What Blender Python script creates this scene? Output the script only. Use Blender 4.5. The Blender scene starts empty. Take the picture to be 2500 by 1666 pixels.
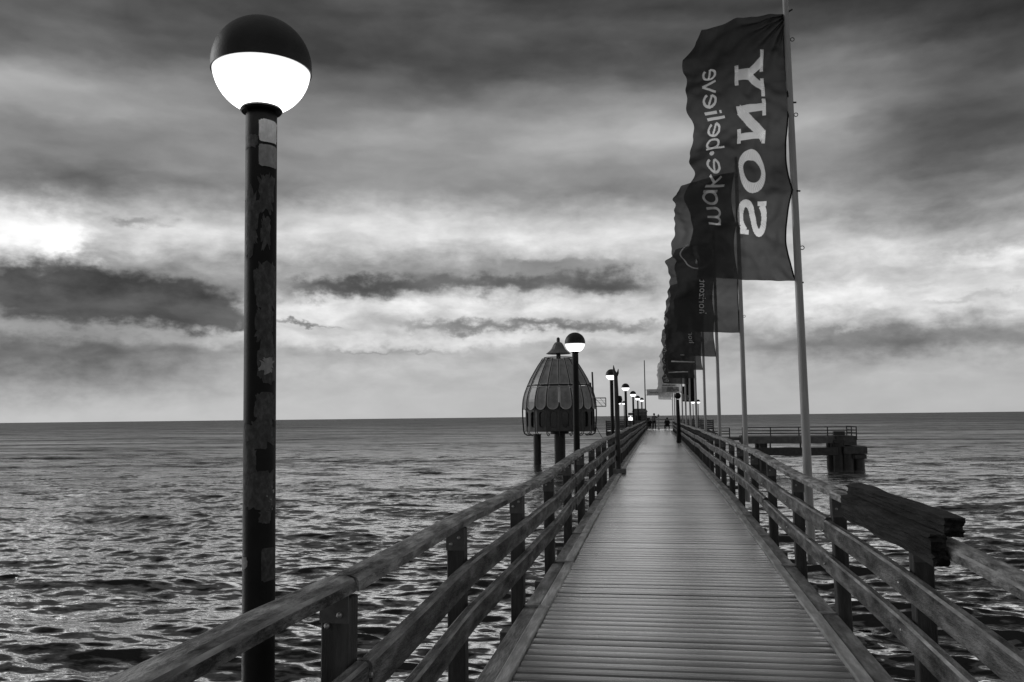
import bpy, bmesh, math, random
import numpy as np
from mathutils import Matrix, Vector, noise as mnoise

random.seed(7)
rng = np.random.default_rng(11)
S = bpy.context.scene
COL = S.collection
R = math.radians
PI = math.pi

# ------------------------------------------------------------------ camera
CZ = 4.0                                   # eye height above the sea
cam_d = bpy.data.cameras.new('camera')
cam_d.sensor_width = 36.0
cam_d.lens = 30.24
cam_d.clip_start = 0.05
cam_d.clip_end = 60000
cam = bpy.data.objects.new('camera', cam_d)
COL.objects.link(cam)
cam.matrix_world = Matrix(((0.98604, 0.02556, 0.16454, 0.0),
                           (0.16611, -0.08514, -0.98242, 0.0),
                           (-0.01110, 0.99604, -0.08820, CZ),
                           (0, 0, 0, 1)))
S.camera = cam

# ------------------------------------------------------------------ render / exposure
S.render.engine = 'CYCLES'
S.cycles.use_denoising = True
S.cycles.max_bounces = 4
S.cycles.transparent_max_bounces = 16
S.cycles.caustics_reflective = False
S.cycles.caustics_refractive = False
S.view_settings.view_transform = 'Standard'
S.view_settings.look = 'None'
S.view_settings.exposure = 0.5
S.view_settings.gamma = 1.0

# ------------------------------------------------------------------ sky: dusk, broken cloud, monochrome
SUN_AZ, SUN_EL = -72.0, 20.0               # degrees, azimuth from the pier's direction (+Y) towards +X
world = bpy.data.worlds.new('World')
S.world = world
world.cycles.sampling_method = 'MANUAL'
world.cycles.sample_map_resolution = 512
world.use_nodes = True
WN = world.node_tree
for n in list(WN.nodes):
    WN.nodes.remove(n)

def wn(t, **kw):
    n = WN.nodes.new(t)
    for k, v in kw.items():
        setattr(n, k, v)
    return n

def wl(a, b):
    WN.links.new(a, b)

def wm(op, a, b=None, c=None, clamp=False):
    n = wn('ShaderNodeMath', operation=op, use_clamp=clamp)
    for i, v in enumerate((a, b, c)):
        if v is None:
            continue
        if isinstance(v, (int, float)):
            n.inputs[i].default_value = v
        else:
            wl(v, n.inputs[i])
    return n.outputs[0]

def wv(op, a, b=None):
    n = wn('ShaderNodeVectorMath', operation=op)
    for i, v in enumerate((a, b)):
        if v is None:
            continue
        if isinstance(v, (tuple, list)):
            n.inputs[i].default_value = v
        else:
            wl(v, n.inputs[i])
    return n

tc = wn('ShaderNodeTexCoord')
nrm = wv('NORMALIZE', tc.outputs['Generated']).outputs[0]
sep = wn('ShaderNodeSeparateXYZ'); wl(nrm, sep.inputs[0])
az = wm('MULTIPLY', wm('ARCTAN2', sep.outputs[0], sep.outputs[1]), 57.2958)
el = wm('MULTIPLY', wm('ARCSINE', sep.outputs[2]), 57.2958)
comb = wn('ShaderNodeCombineXYZ'); wl(az, comb.inputs[0]); wl(el, comb.inputs[1])
ae = comb.outputs[0]

def wnoise(vec, scale, detail, rough, w=0.0):
    m = wv('MULTIPLY', vec, scale).outputs[0]
    m = wv('ADD', m, (w, w * 1.7, w * .6)).outputs[0]
    n = wn('ShaderNodeTexNoise', noise_dimensions='2D')
    n.inputs['Scale'].default_value = 1.0
    n.inputs['Detail'].default_value = detail
    n.inputs['Roughness'].default_value = rough
    wl(m, n.inputs['Vector'])
    return n
# ragged cloud edges: bend the angles before the cloud masses are placed
calm = wn('ShaderNodeMapRange'); wl(el, calm.inputs[0])      # the high deck of cloud is smooth, the low cloud is torn
calm.inputs[1].default_value = 10.0; calm.inputs[2].default_value = 16.0
calm.inputs[3].default_value = 1.0; calm.inputs[4].default_value = .22
wa = wnoise(ae, (.16, .42, 1), 4, .55, 3.1)
wb = wnoise(ae, (.80, 1.2, 1), 5, .60, 17.0)
o1 = wv('SUBTRACT', wa.outputs['Color'], (.5, .5, .5)).outputs[0]
o1 = wv('MULTIPLY', o1, (5.0, 1.9, 0)).outputs[0]
o2 = wv('SUBTRACT', wb.outputs['Color'], (.5, .5, .5)).outputs[0]
o2 = wv('MULTIPLY', o2, (2.1, 1.25, 0)).outputs[0]
_sc = wn('ShaderNodeVectorMath', operation='SCALE'); wl(o2, _sc.inputs[0]); wl(calm.outputs[0], _sc.inputs['Scale'])
o2 = _sc.outputs[0]
aew = wv('ADD', wv('ADD', ae, o1).outputs[0], o2).outputs[0]
sepw = wn('ShaderNodeSeparateXYZ'); wl(aew, sepw.inputs[0])

ramp = wn('ShaderNodeMapRange')
cr = wn('ShaderNodeValToRGB')
wl(wm('DIVIDE', wm('ADD', sepw.outputs[1], 10.0), 100.0, clamp=True), cr.inputs[0])
stops = [(-10, .55), (0, .615), (3, .595), (4.3, .565), (5.4, .64), (7, .69), (8.6, .60), (10, .60), (12, .70), (13.3, .62), (14.8, .48), (16, .485), (18, .52), (20, .43), (22.5, .315), (26, .23), (40, .33), (60, .45), (90, .47)]
els = cr.color_ramp.elements
while len(els) < len(stops):
    els.new(0.5)
for e_, (p, v) in zip(els, stops):
    e_.position = (p + 10) / 100.0
    e_.color = (v, v, v, 1)
V = wm('ADD', cr.outputs[0], 0.0)
WN.nodes.remove(ramp)
SOFT = [(-14.61, 9.48, 11.76, 0.93, -0.09), (-38.65, 18.57, 4.76, 1.74, 0.09), (-37.35, 14.06, 7.84, 1.31, -0.17), (-36.99, 17.35, 6.16, 1.02, -0.13),
          (-38.17, 4.34, 7.28, 1.31, -0.24), (-36.97, 2.32, 7.0, 1.02, -0.07), (-10.2, 12.39, 8.4, 1.16, 0.05), (-23.2, 13.85, 4.2, 0.87, 0.06),
          (17.67, 12.3, 7.28, 1.59, -0.22), (19.08, 16.87, 5.6, 1.45, -0.18), (12.59, 19.09, 4.2, 2.61, 0.06), (12.95, 10.43, 4.48, 1.16, 0.04),
          (16.11, 4.6, 8.96, 0.81, -0.17), (17.03, 9.02, 7.28, 1.74, 0.09), (16.9, 6.44, 7.28, 0.73, 0.02), (-13.18, 5.12, 10.64, 0.32, 0.09),
          (-13.17, 7.43, 11.76, 0.41, 0.08), (22.41, 22.36, 7.28, 4.35, -0.12), (-1.24, 19.37, 7.0, 2.32, 0.05), (-14.59, 15.21, 7.0, 0.87, -0.04),
          (-33.61, 8.69, 7.28, 1.45, -0.12), (20.46, 8.95, 2.52, 0.52, 0.16), (10.78, 7.36, 2.52, 0.73, 0.1)]
DARK = [(-35.26, 7.3, 5.32, 1.22, 1.05), (-30.32, 6.91, 2.24, 0.99, 1.0), (-39.18, 7.85, 3.36, 1.04, 0.8), (-20.35, 8.56, 3.64, 0.58, 0.55),
          (-14.61, 8.82, 6.16, 0.52, 0.42), (-2.37, 8.79, 2.52, 0.75, 0.6), (-8.47, 9.22, 4.2, 0.58, 0.45), (-12.3, 6.07, 5.88, 0.38, 0.55),
          (-3.58, 5.89, 4.2, 0.35, 0.5), (-27.31, 6.17, 0.39, 0.23, 0.9), (-23.12, 6.25, 1.68, 0.15, 0.6), (-17.5, 4.58, 5.6, 0.2, 0.45),
          (-7.29, 10.35, 4.2, 0.38, 0.45), (13.21, 5.07, 6.16, 0.41, 0.4), (19.21, 6.53, 3.36, 0.35, 0.4), (-32.96, 12.24, 1.54, 0.32, 0.55),
          (15.78, 7.82, 4.48, 0.26, 0.3)]
BRIGHT = [(-39.29, 11.05, 3.36, 1.28, 1.0), (-36.65, 10.57, 0.95, 0.64, 0.9)]
def blob(vec, a0, e0, sa, se):
    d = wv('SUBTRACT', vec, (a0, e0, 0)).outputs[0]
    d = wv('MULTIPLY', d, (.75 / sa, .75 / se, 0)).outputs[0]
    q = wv('DOT_PRODUCT', d, d).outputs['Value']
    return wm('POWER', 2.71828, wm('MULTIPLY', q, -1.0))
for a0, e0, sa, se, amp in SOFT:
    V = wm('MULTIPLY_ADD', blob(aew, a0, e0, sa, se), amp, V)
# streaks and wisps everywhere, calmer close to the horizon
half = wv('ADD', ae, wv('MULTIPLY', o1, (.45, .45, 0)).outputs[0]).outputs[0]
n1 = wnoise(half, (.07, .26, 1), 3, .5, 41.0)
n2 = wnoise(half, (.30, .72, 1), 7, .56, 73.0)
mr = wn('ShaderNodeMapRange'); wl(el, mr.inputs[0])
mr.inputs[1].default_value = 1.0; mr.inputs[2].default_value = 6.0
mr.inputs[3].default_value = .15; mr.inputs[4].default_value = 1.0
nn = wm('ADD', wm('MULTIPLY', wm('SUBTRACT', n1.outputs[0], .5), .26), wm('MULTIPLY', wm('MULTIPLY', wm('SUBTRACT', n2.outputs[0], .5), .30), calm.outputs[0]))
V = wm('MULTIPLY_ADD', nn, mr.outputs[0], V)
# torn banks of low cloud and the gaps of clear sky, with firm edges
def bank(items, lo, hi):
    M = None
    for a0, e0, sa, se, amp in items:
        b_ = wm('MULTIPLY', blob(aew, a0, e0, sa, se), amp)
        M = b_ if M is None else wm('ADD', M, b_)
    M = wm('MULTIPLY_ADD', wm('SUBTRACT', n2.outputs[0], .5), .55, M)
    r_ = wn('ShaderNodeMapRange', interpolation_type='SMOOTHSTEP'); wl(M, r_.inputs[0])
    r_.inputs[1].default_value = lo; r_.inputs[2].default_value = hi
    return r_.outputs[0]
cover = bank(DARK, .20, .92)
V = wm('MULTIPLY', V, wm('MULTIPLY_ADD', cover, -.52, 1.0))
gap = bank(BRIGHT, .10, 1.15)
V = wm('ADD', V, wm('MULTIPLY', gap, wm('SUBTRACT', .82, V)))
V = wm('MINIMUM', wm('MAXIMUM', V, .12), .97)
lum = wm('POWER', V, 2.2)
sky = wn('ShaderNodeTexSky')
sky.sky_type = 'NISHITA'
sky.sun_disc = False
sky.sun_elevation = R(SUN_EL)
sky.sun_rotation = R(SUN_AZ)
bw = wn('ShaderNodeRGBToBW'); wl(sky.outputs[0], bw.inputs[0])
# the clear air behind the cloud brightens the cover a little towards the sun
clear = wm('MULTIPLY_ADD', wm('MINIMUM', bw.outputs[0], 8.0), .035, .90)
lum = wm('MULTIPLY', lum, clear)
lum = wm('MULTIPLY', lum, 10.0)
bg = wn('ShaderNodeBackground')
wl(lum, bg.inputs['Color'])
bg.inputs['Strength'].default_value = 0.10
wo = wn('ShaderNodeOutputWorld'); wl(bg.outputs[0], wo.inputs[0])

sun_d = bpy.data.lights.new('sun', 'SUN')
sun_d.energy = 0.6
sun_d.angle = R(28)
sun_d.color = (1, 1, 1)
sun = bpy.data.objects.new('sun', sun_d)
COL.objects.link(sun)
sdir = Vector((math.sin(R(SUN_AZ)) * math.cos(R(SUN_EL)), math.cos(R(SUN_AZ)) * math.cos(R(SUN_EL)), math.sin(R(SUN_EL))))
sun.rotation_euler = sdir.to_track_quat('Z', 'Y').to_euler()

# ------------------------------------------------------------------ materials (a monochrome world: greys only)
MATS = {}
def material(name, build):
    m = bpy.data.materials.new(name)
    m.use_nodes = True
    nt = m.node_tree
    build(nt, nt.nodes['Principled BSDF'])
    MATS[name] = m
    return m

def node(nt, t, ins=None, **kw):
    n = nt.nodes.new(t)
    for k, v in kw.items():
        setattr(n, k, v)
    for k, v in (ins or {}).items():
        if hasattr(v, 'is_linked'):
            nt.links.new(v, n.inputs[k])
        else:
            n.inputs[k].default_value = v
    return n

def g(v):
    return (v, v, v, 1)

def ramp_node(nt, fac, stops):
    n = nt.nodes.new('ShaderNodeValToRGB')
    e = n.color_ramp.elements
    while len(e) < len(stops):
        e.new(.5)
    for el_, (p, v) in zip(e, stops):
        el_.position = p
        el_.color = g(v)
    nt.links.new(fac, n.inputs[0])
    return n

def mottled(name, lo, hi, rough=.6, scale=(6, 6, 6), bump=.15, detail=6, spec=.5, metal=0, fine=60, rrange=.1, objrand=0.0, con=.20):
    def b(nt, p):
        t = node(nt, 'ShaderNodeTexCoord')
        mp = node(nt, 'ShaderNodeMapping', {'Vector': t.outputs['Object'], 'Scale': scale})
        oi = node(nt, 'ShaderNodeObjectInfo')
        sh = node(nt, 'ShaderNodeVectorMath', operation='SCALE')
        sh.inputs[0].default_value = (37, 91, 53)
        nt.links.new(oi.outputs['Random'], sh.inputs['Scale'])
        ad = node(nt, 'ShaderNodeVectorMath', {0: mp.outputs[0], 1: sh.outputs[0]}, operation='ADD')
        n = node(nt, 'ShaderNodeTexNoise', {'Vector': ad.outputs[0], 'Scale': 1.0, 'Detail': detail, 'Roughness': .65})
        r = ramp_node(nt, n.outputs[0], [(.5 - con, lo), (.5, lo + (hi - lo) * .38), (.5 + con, hi)])
        col = r.outputs[0]
        if objrand:
            mul = node(nt, 'ShaderNodeMapRange', {0: oi.outputs['Random'], 3: 1 - objrand, 4: 1 + objrand})
            mx = node(nt, 'ShaderNodeVectorMath', {0: col}, operation='SCALE')
            nt.links.new(mul.outputs[0], mx.inputs['Scale'])
            col = mx.outputs[0]
        nt.links.new(col, p.inputs['Base Color'])
        rr = node(nt, 'ShaderNodeMapRange', {0: n.outputs[0], 3: rough + rrange, 4: rough - rrange})
        nt.links.new(rr.outputs[0], p.inputs['Roughness'])
        p.inputs['Specular IOR Level'].default_value = spec
        p.inputs['Metallic'].default_value = metal
        if bump:
            f2 = node(nt, 'ShaderNodeTexNoise', {'Vector': ad.outputs[0], 'Scale': fine / max(scale), 'Detail': 4})
            s = node(nt, 'ShaderNodeMath', {0: n.outputs[0], 1: f2.outputs[0]}, operation='ADD')
            bp = node(nt, 'ShaderNodeBump', {'Height': s.outputs[0], 'Strength': bump, 'Distance': .02})
            nt.links.new(bp.outputs[0], p.inputs['Normal'])
    return material(name, b)

mottled('wood_along', .008, .26, .62, (11, 2.6, 11), .8, 9, .35, fine=120, con=.15)
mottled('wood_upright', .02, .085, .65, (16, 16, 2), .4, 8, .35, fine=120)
mottled('wood_across', .07, .22, .65, (2, 14, 14), .4, 8, .3, fine=120)
mottled('old_timber', .006, .045, .8, (14, 3, 30), 1.0, 10, .2, fine=80)
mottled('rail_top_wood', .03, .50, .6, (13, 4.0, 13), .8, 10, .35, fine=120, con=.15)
mottled('lit_edge', .06, .60, .6, (14, 2.5, 14), .5, 8, .35, fine=120)  # rail arrises: the light along the edges is put into the colour
mottled('edge_strip', .22, .66, .5, (12, 2.0, 12), .3, 8, .4, con=.16)
mottled('kerb_wood', .06, .36, .55, (10, 2.0, 10), .45, 9, .4, con=.16)
mottled('dark_paint', .005, .012, .55, (5, 5, 5), .06, 5, .18)
mottled('cap_paint', .012, .022, .5, (8, 8, 8), .05, 5, .35)
mottled('steel', .28, .45, .4, (9, 9, 9), .08, 5, .5, metal=.6)
mottled('pole_alu', .30, .46, .42, (12, 12, 1.2), .05, 5, .5)
mottled('dark_steel', .025, .06, .5, (7, 7, 7), .15, 6, .4)
mottled('plate_steel', .07, .15, .5, (9, 9, 9), .15, 6, .4)
mottled('wet_pile', .010, .03, .45, (5, 5, 3), .3, 6, .4)
mottled('concrete', .10, .22, .75, (3, 3, 3), .25, 7, .3)
mottled('dark_concrete', .05, .12, .75, (3, 3, 3), .25, 7, .3)
mottled('bell_metal', .10, .20, .42, (3, 3, 2), .08, 6, .5)
mottled('bell_frame', .38, .58, .4, (5, 5, 3), .08, 6, .5)
mottled('bell_wall', .045, .09, .5, (3, 3, 3), .08, 6, .4)
mottled('hut_wall', .06, .13, .7, (3, 3, 8), .2, 6, .3)
mottled('cloth_dark', .010, .022, .85, (14, 14, 14), .25, 5, .15)
mottled('cloth_grey', .12, .20, .85, (14, 14, 14), .25, 5, .15)
mottled('skin', .22, .30, .6, (14, 14, 14), .05, 4, .3)
mottled('hair', .012, .03, .6, (30, 30, 30), .3, 4, .3)

def deck_build(nt, p):
    t = node(nt, 'ShaderNodeTexCoord')
    oi = node(nt, 'ShaderNodeObjectInfo')
    sh = node(nt, 'ShaderNodeVectorMath', operation='SCALE')
    sh.inputs[0].default_value = (17, 61, 5)
    nt.links.new(oi.outputs['Random'], sh.inputs['Scale'])
    geo = node(nt, 'ShaderNodeNewGeometry')
    ad = node(nt, 'ShaderNodeVectorMath', {0: geo.outputs['Position'], 1: sh.outputs[0]}, operation='ADD')
    m1 = node(nt, 'ShaderNodeMapping', {'Vector': ad.outputs[0], 'Scale': (1.4, 26, 1)})
    n1_ = node(nt, 'ShaderNodeTexNoise', {'Vector': m1.outputs[0], 'Scale': 1.0, 'Detail': 8, 'Roughness': .65})
    n2_ = node(nt, 'ShaderNodeTexNoise', {'Vector': geo.outputs['Position'], 'Scale': 1.1, 'Detail': 5, 'Roughness': .6})
    r = ramp_node(nt, n1_.outputs[0], [(.28, .07), (.5, .13), (.72, .20)])
    mul = node(nt, 'ShaderNodeMapRange', {0: oi.outputs['Random'], 3: .60, 4: 1.45})
    mx = node(nt, 'ShaderNodeVectorMath', {0: r.outputs[0]}, operation='SCALE')
    nt.links.new(mul.outputs[0], mx.inputs['Scale'])
    rr = node(nt, 'ShaderNodeMapRange', {0: n2_.outputs[0], 1: .3, 2: .7, 3: .27, 4: .20})
    m3 = node(nt, 'ShaderNodeMapping', {'Vector': ad.outputs[0], 'Scale': (4, 70, 1)})
    n3 = node(nt, 'ShaderNodeTexNoise', {'Vector': m3.outputs[0], 'Scale': 1.0, 'Detail': 5})
    bp = node(nt, 'ShaderNodeBump', {'Height': n3.outputs[0], 'Strength': .09, 'Distance': .006})
    # damp boards: a sheen that grows strongly at grazing angles over dull grey wood
    out = nt.nodes['Material Output']
    nt.nodes.remove(p)
    tg = node(nt, 'ShaderNodeCombineXYZ', {'X': 0.0, 'Y': 1.0, 'Z': 0.0})
    df = node(nt, 'ShaderNodeBsdfDiffuse', {'Color': mx.outputs[0], 'Normal': bp.outputs[0]})
    # feet polish the boards along the way they walk
    gl = node(nt, 'ShaderNodeBsdfGlossy', {'Color': g(1), 'Roughness': rr.outputs[0], 'Anisotropy': .62, 'Normal': bp.outputs[0], 'Tangent': tg.outputs[0]}, distribution='MULTI_GGX')
    lw = node(nt, 'ShaderNodeLayerWeight', {'Blend': .5, 'Normal': bp.outputs[0]})
    fc = node(nt, 'ShaderNodeMapRange', {0: lw.outputs['Facing'], 1: .60, 2: .86, 3: .05, 4: 1.0})
    fw = node(nt, 'ShaderNodeMapRange', {0: n1_.outputs[0], 1: .3, 2: .7, 3: 1.0, 4: .8})
    fm = node(nt, 'ShaderNodeMath', {0: fc.outputs[0], 1: fw.outputs[0]}, operation='MULTIPLY')
    blk = node(nt, 'ShaderNodeBsdfTransparent', {'Color': g(0)})
    gk = node(nt, 'ShaderNodeMixShader', {0: fm.outputs[0], 1: blk.outputs[0], 2: gl.outputs[0]})
    ms = node(nt, 'ShaderNodeAddShader', {0: df.outputs[0], 1: gk.outputs[0]})
    nt.links.new(ms.outputs[0], out.inputs['Surface'])
material('deck_board', deck_build)

def water_build(nt, p):
    geo = node(nt, 'ShaderNodeNewGeometry')
    out = nt.nodes['Material Output']
    nt.nodes.remove(p)
    ln = node(nt, 'ShaderNodeVectorMath', {0: geo.outputs['Position']}, operation='LENGTH')
    dist = ln.outputs['Value']
    def slopes(scale, w, detail, amp):
        m = node(nt, 'ShaderNodeMapping', {'Vector': geo.outputs['Position'], 'Scale': scale, 'Rotation': (0, 0, .12), 'Location': (w, w, 0)})
        a = node(nt, 'ShaderNodeTexNoise', {'Vector': m.outputs[0], 'Scale': 1.0, 'Detail': detail, 'Roughness': .55}, noise_dimensions='2D')
        c = node(nt, 'ShaderNodeVectorMath', {0: a.outputs['Color'], 1: (.5, .5, .5)}, operation='SUBTRACT')
        return node(nt, 'ShaderNodeVectorMath', {0: c.outputs[0], 1: amp}, operation='MULTIPLY').outputs[0]
    # wind ripples as facet slopes; farther out, where small waves are not modelled, wider ones join them
    near = slopes((2.0, 6.0, 1), 5, 3, (.30, .95, 0))
    mid = slopes((.40, 1.7, 1), 9, 4, (.5, 1.7, 0))
    mk = node(nt, 'ShaderNodeMapRange', {0: dist, 1: 22.0, 2: 70.0, 3: 0.0, 4: 1.0})
    ms = node(nt, 'ShaderNodeVectorMath', {0: mid}, operation='SCALE')
    nt.links.new(mk.outputs[0], ms.inputs['Scale'])
    a1 = node(nt, 'ShaderNodeVectorMath', {0: near, 1: ms.outputs[0]}, operation='ADD')
    a2 = node(nt, 'ShaderNodeVectorMath', {0: a1.outputs[0], 1: geo.outputs['Normal']}, operation='ADD')
    nr = node(nt, 'ShaderNodeVectorMath', {0: a2.outputs[0]}, operation='NORMALIZE').outputs[0]
    # unresolved chop acts as a rough surface, uneven with the gusts
    far = node(nt, 'ShaderNodeMapping', {'Vector': geo.outputs['Position'], 'Scale': (.02, .09, 1)})
    fn = node(nt, 'ShaderNodeTexNoise', {'Vector': far.outputs[0], 'Scale': 1.0, 'Detail': 6, 'Roughness': .7}, noise_dimensions='2D')
    fk = node(nt, 'ShaderNodeMapRange', {0: dist, 1: 20.0, 2: 170.0, 3: .05, 4: .46})
    fr = node(nt, 'ShaderNodeMapRange', {0: fn.outputs[0], 1: .3, 2: .7, 3: .6, 4: 1.4})
    rg = node(nt, 'ShaderNodeMath', {0: fk.outputs[0], 1: fr.outputs[0]}, operation='MULTIPLY')
    gl = node(nt, 'ShaderNodeBsdfGlossy', {'Color': g(1), 'Roughness': rg.outputs[0], 'Normal': nr}, distribution='GGX')
    df = node(nt, 'ShaderNodeBsdfDiffuse', {'Color': g(.012), 'Normal': nr})
    lw = node(nt, 'ShaderNodeLayerWeight', {'Blend': .5, 'Normal': nr})
    pw = node(nt, 'ShaderNodeMapRange', {0: lw.outputs['Facing'], 1: .45, 2: .83, 3: .02, 4: 1.0}, interpolation_type='SMOOTHSTEP')
    lg = node(nt, 'ShaderNodeMath', {0: dist, 1: 10.0}, operation='LOGARITHM')
    fd = node(nt, 'ShaderNodeMapRange', {0: lg.outputs[0], 1: 1.6, 2: 2.75, 3: 1.0, 4: .40})
    # gust streaks: patches of rougher water return less of the low sky
    f2m = node(nt, 'ShaderNodeMapping', {'Vector': geo.outputs['Position'], 'Scale': (.20, .95, 1), 'Rotation': (0, 0, .08)})
    f2 = node(nt, 'ShaderNodeTexNoise', {'Vector': f2m.outputs[0], 'Scale': 1.0, 'Detail': 6, 'Roughness': .72}, noise_dimensions='2D')
    fs2 = node(nt, 'ShaderNodeMath', {0: fn.outputs[0], 1: f2.outputs[0]}, operation='ADD')
    fq = node(nt, 'ShaderNodeMapRange', {0: fs2.outputs[0], 1: .78, 2: 1.22, 3: .12, 4: 1.88}, clamp=False)
    fmix = node(nt, 'ShaderNodeMapRange', {0: lg.outputs[0], 1: 1.45, 2: 2.0, 3: 0.0, 4: 1.0})
    fq1 = node(nt, 'ShaderNodeMath', {0: fq.outputs[0], 1: 1.0}, operation='SUBTRACT')
    fq2 = node(nt, 'ShaderNodeMath', {0: fq1.outputs[0], 1: fmix.outputs[0], 2: 1.0}, operation='MULTIPLY_ADD')
    fd2 = node(nt, 'ShaderNodeMath', {0: fd.outputs[0], 1: fq2.outputs[0]}, operation='MULTIPLY')
    fc = node(nt, 'ShaderNodeMath', {0: pw.outputs[0], 1: fd2.outputs[0]}, operation='MULTIPLY', use_clamp=True)
    mx = node(nt, 'ShaderNodeMixShader', {0: fc.outputs[0], 1: df.outputs[0], 2: gl.outputs[0]})
    nt.links.new(mx.outputs[0], out.inputs['Surface'])
material('sea_water', water_build)

def emit(name, strength, rim=None):
    def b(nt, p):
        p.inputs['Base Color'].default_value = g(.8)
        p.inputs['Emission Color'].default_value = g(1)
        p.inputs['Emission Strength'].default_value = strength
        p.inputs['Roughness'].default_value = .3
        if rim is not None:      # opal glass is dimmer where it disappears under the cap
            t = node(nt, 'ShaderNodeTexCoord')
            sx = node(nt, 'ShaderNodeSeparateXYZ', {0: t.outputs['Object']})
            mr_ = node(nt, 'ShaderNodeMapRange', {0: sx.outputs['Z'], 1: -.03, 2: -.19, 3: rim, 4: strength})
            nt.links.new(mr_.outputs[0], p.inputs['Emission Strength'])
    return material(name, b)
emit('lit_glass', 2.0, .70)
emit('lit_glass_far', 1.25)
MATS['lit_glass_far'].cycles.emission_sampling = 'NONE'
emit('lit_panel', 1.1)

def cloth(name, col, see, trans, lo=.75):
    """thin flag cloth: part of the light passes straight through the weave, part is scattered"""
    def b(nt, p):
        out = nt.nodes['Material Output']
        t = node(nt, 'ShaderNodeTexCoord')
        n = node(nt, 'ShaderNodeTexNoise', {'Vector': t.outputs['Object'], 'Scale': 2.2, 'Detail': 5, 'Roughness': .6})
        r = ramp_node(nt, n.outputs[0], [(.3, col * lo), (.7, col * 1.2)])
        df = node(nt, 'ShaderNodeBsdfDiffuse', {'Color': r.outputs[0]})
        tl = node(nt, 'ShaderNodeBsdfTranslucent', {'Color': g(trans)})
        tr = node(nt, 'ShaderNodeBsdfTransparent', {'Color': g(1)})
        m1 = node(nt, 'ShaderNodeAddShader', {0: df.outputs[0], 1: tl.outputs[0]})
        lw = node(nt, 'ShaderNodeLayerWeight', {'Blend': .5})       # cloth seen obliquely is denser
        sm = node(nt, 'ShaderNodeMapRange', {0: lw.outputs['Facing'], 1: .0, 2: .55, 3: see * 1.15, 4: see * .25})
        m2 = node(nt, 'ShaderNodeMixShader', {0: sm.outputs[0], 1: m1.outputs[0], 2: tr.outputs[0]})
        nt.links.new(m2.outputs[0], out.inputs['Surface'])
        nt.nodes.remove(p)
    return material(name, b)
cloth('flag_cloth', .020, .078, .035)
cloth('flag_letters', .8, .70, .7)
cloth('flag_print', .75, .24, .25)
cloth('flag_pale', .40, .25, .20)
cloth('flag_picture', .14, .10, .10)

def glass_build(nt, p):
    t = node(nt, 'ShaderNodeTexCoord')
    n = node(nt, 'ShaderNodeTexNoise', {'Vector': t.outputs['Object'], 'Scale': 1.5, 'Detail': 4})
    r = ramp_node(nt, n.outputs[0], [(.3, .14), (.7, .34)])
    nt.links.new(r.outputs[0], p.inputs['Base Color'])
    p.inputs['Roughness'].default_value = .38
    p.inputs['Specular IOR Level'].default_value = .6
material('bell_glass', glass_build)
def pglass(nt, p):
    p.inputs['Base Color'].default_value = g(.008)
    p.inputs['Roughness'].default_value = .12
material('porthole_glass', pglass)

def sticker_mat(name, lo, hi):
    mottled(name, lo, hi, .6, (40, 40, 25), .15, 6, .3, fine=90)
sticker_mat('sticker_white', .62, .92)
sticker_mat('sticker_grey', .24, .40)
sticker_mat('sticker_dark', .03, .12)

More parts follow.
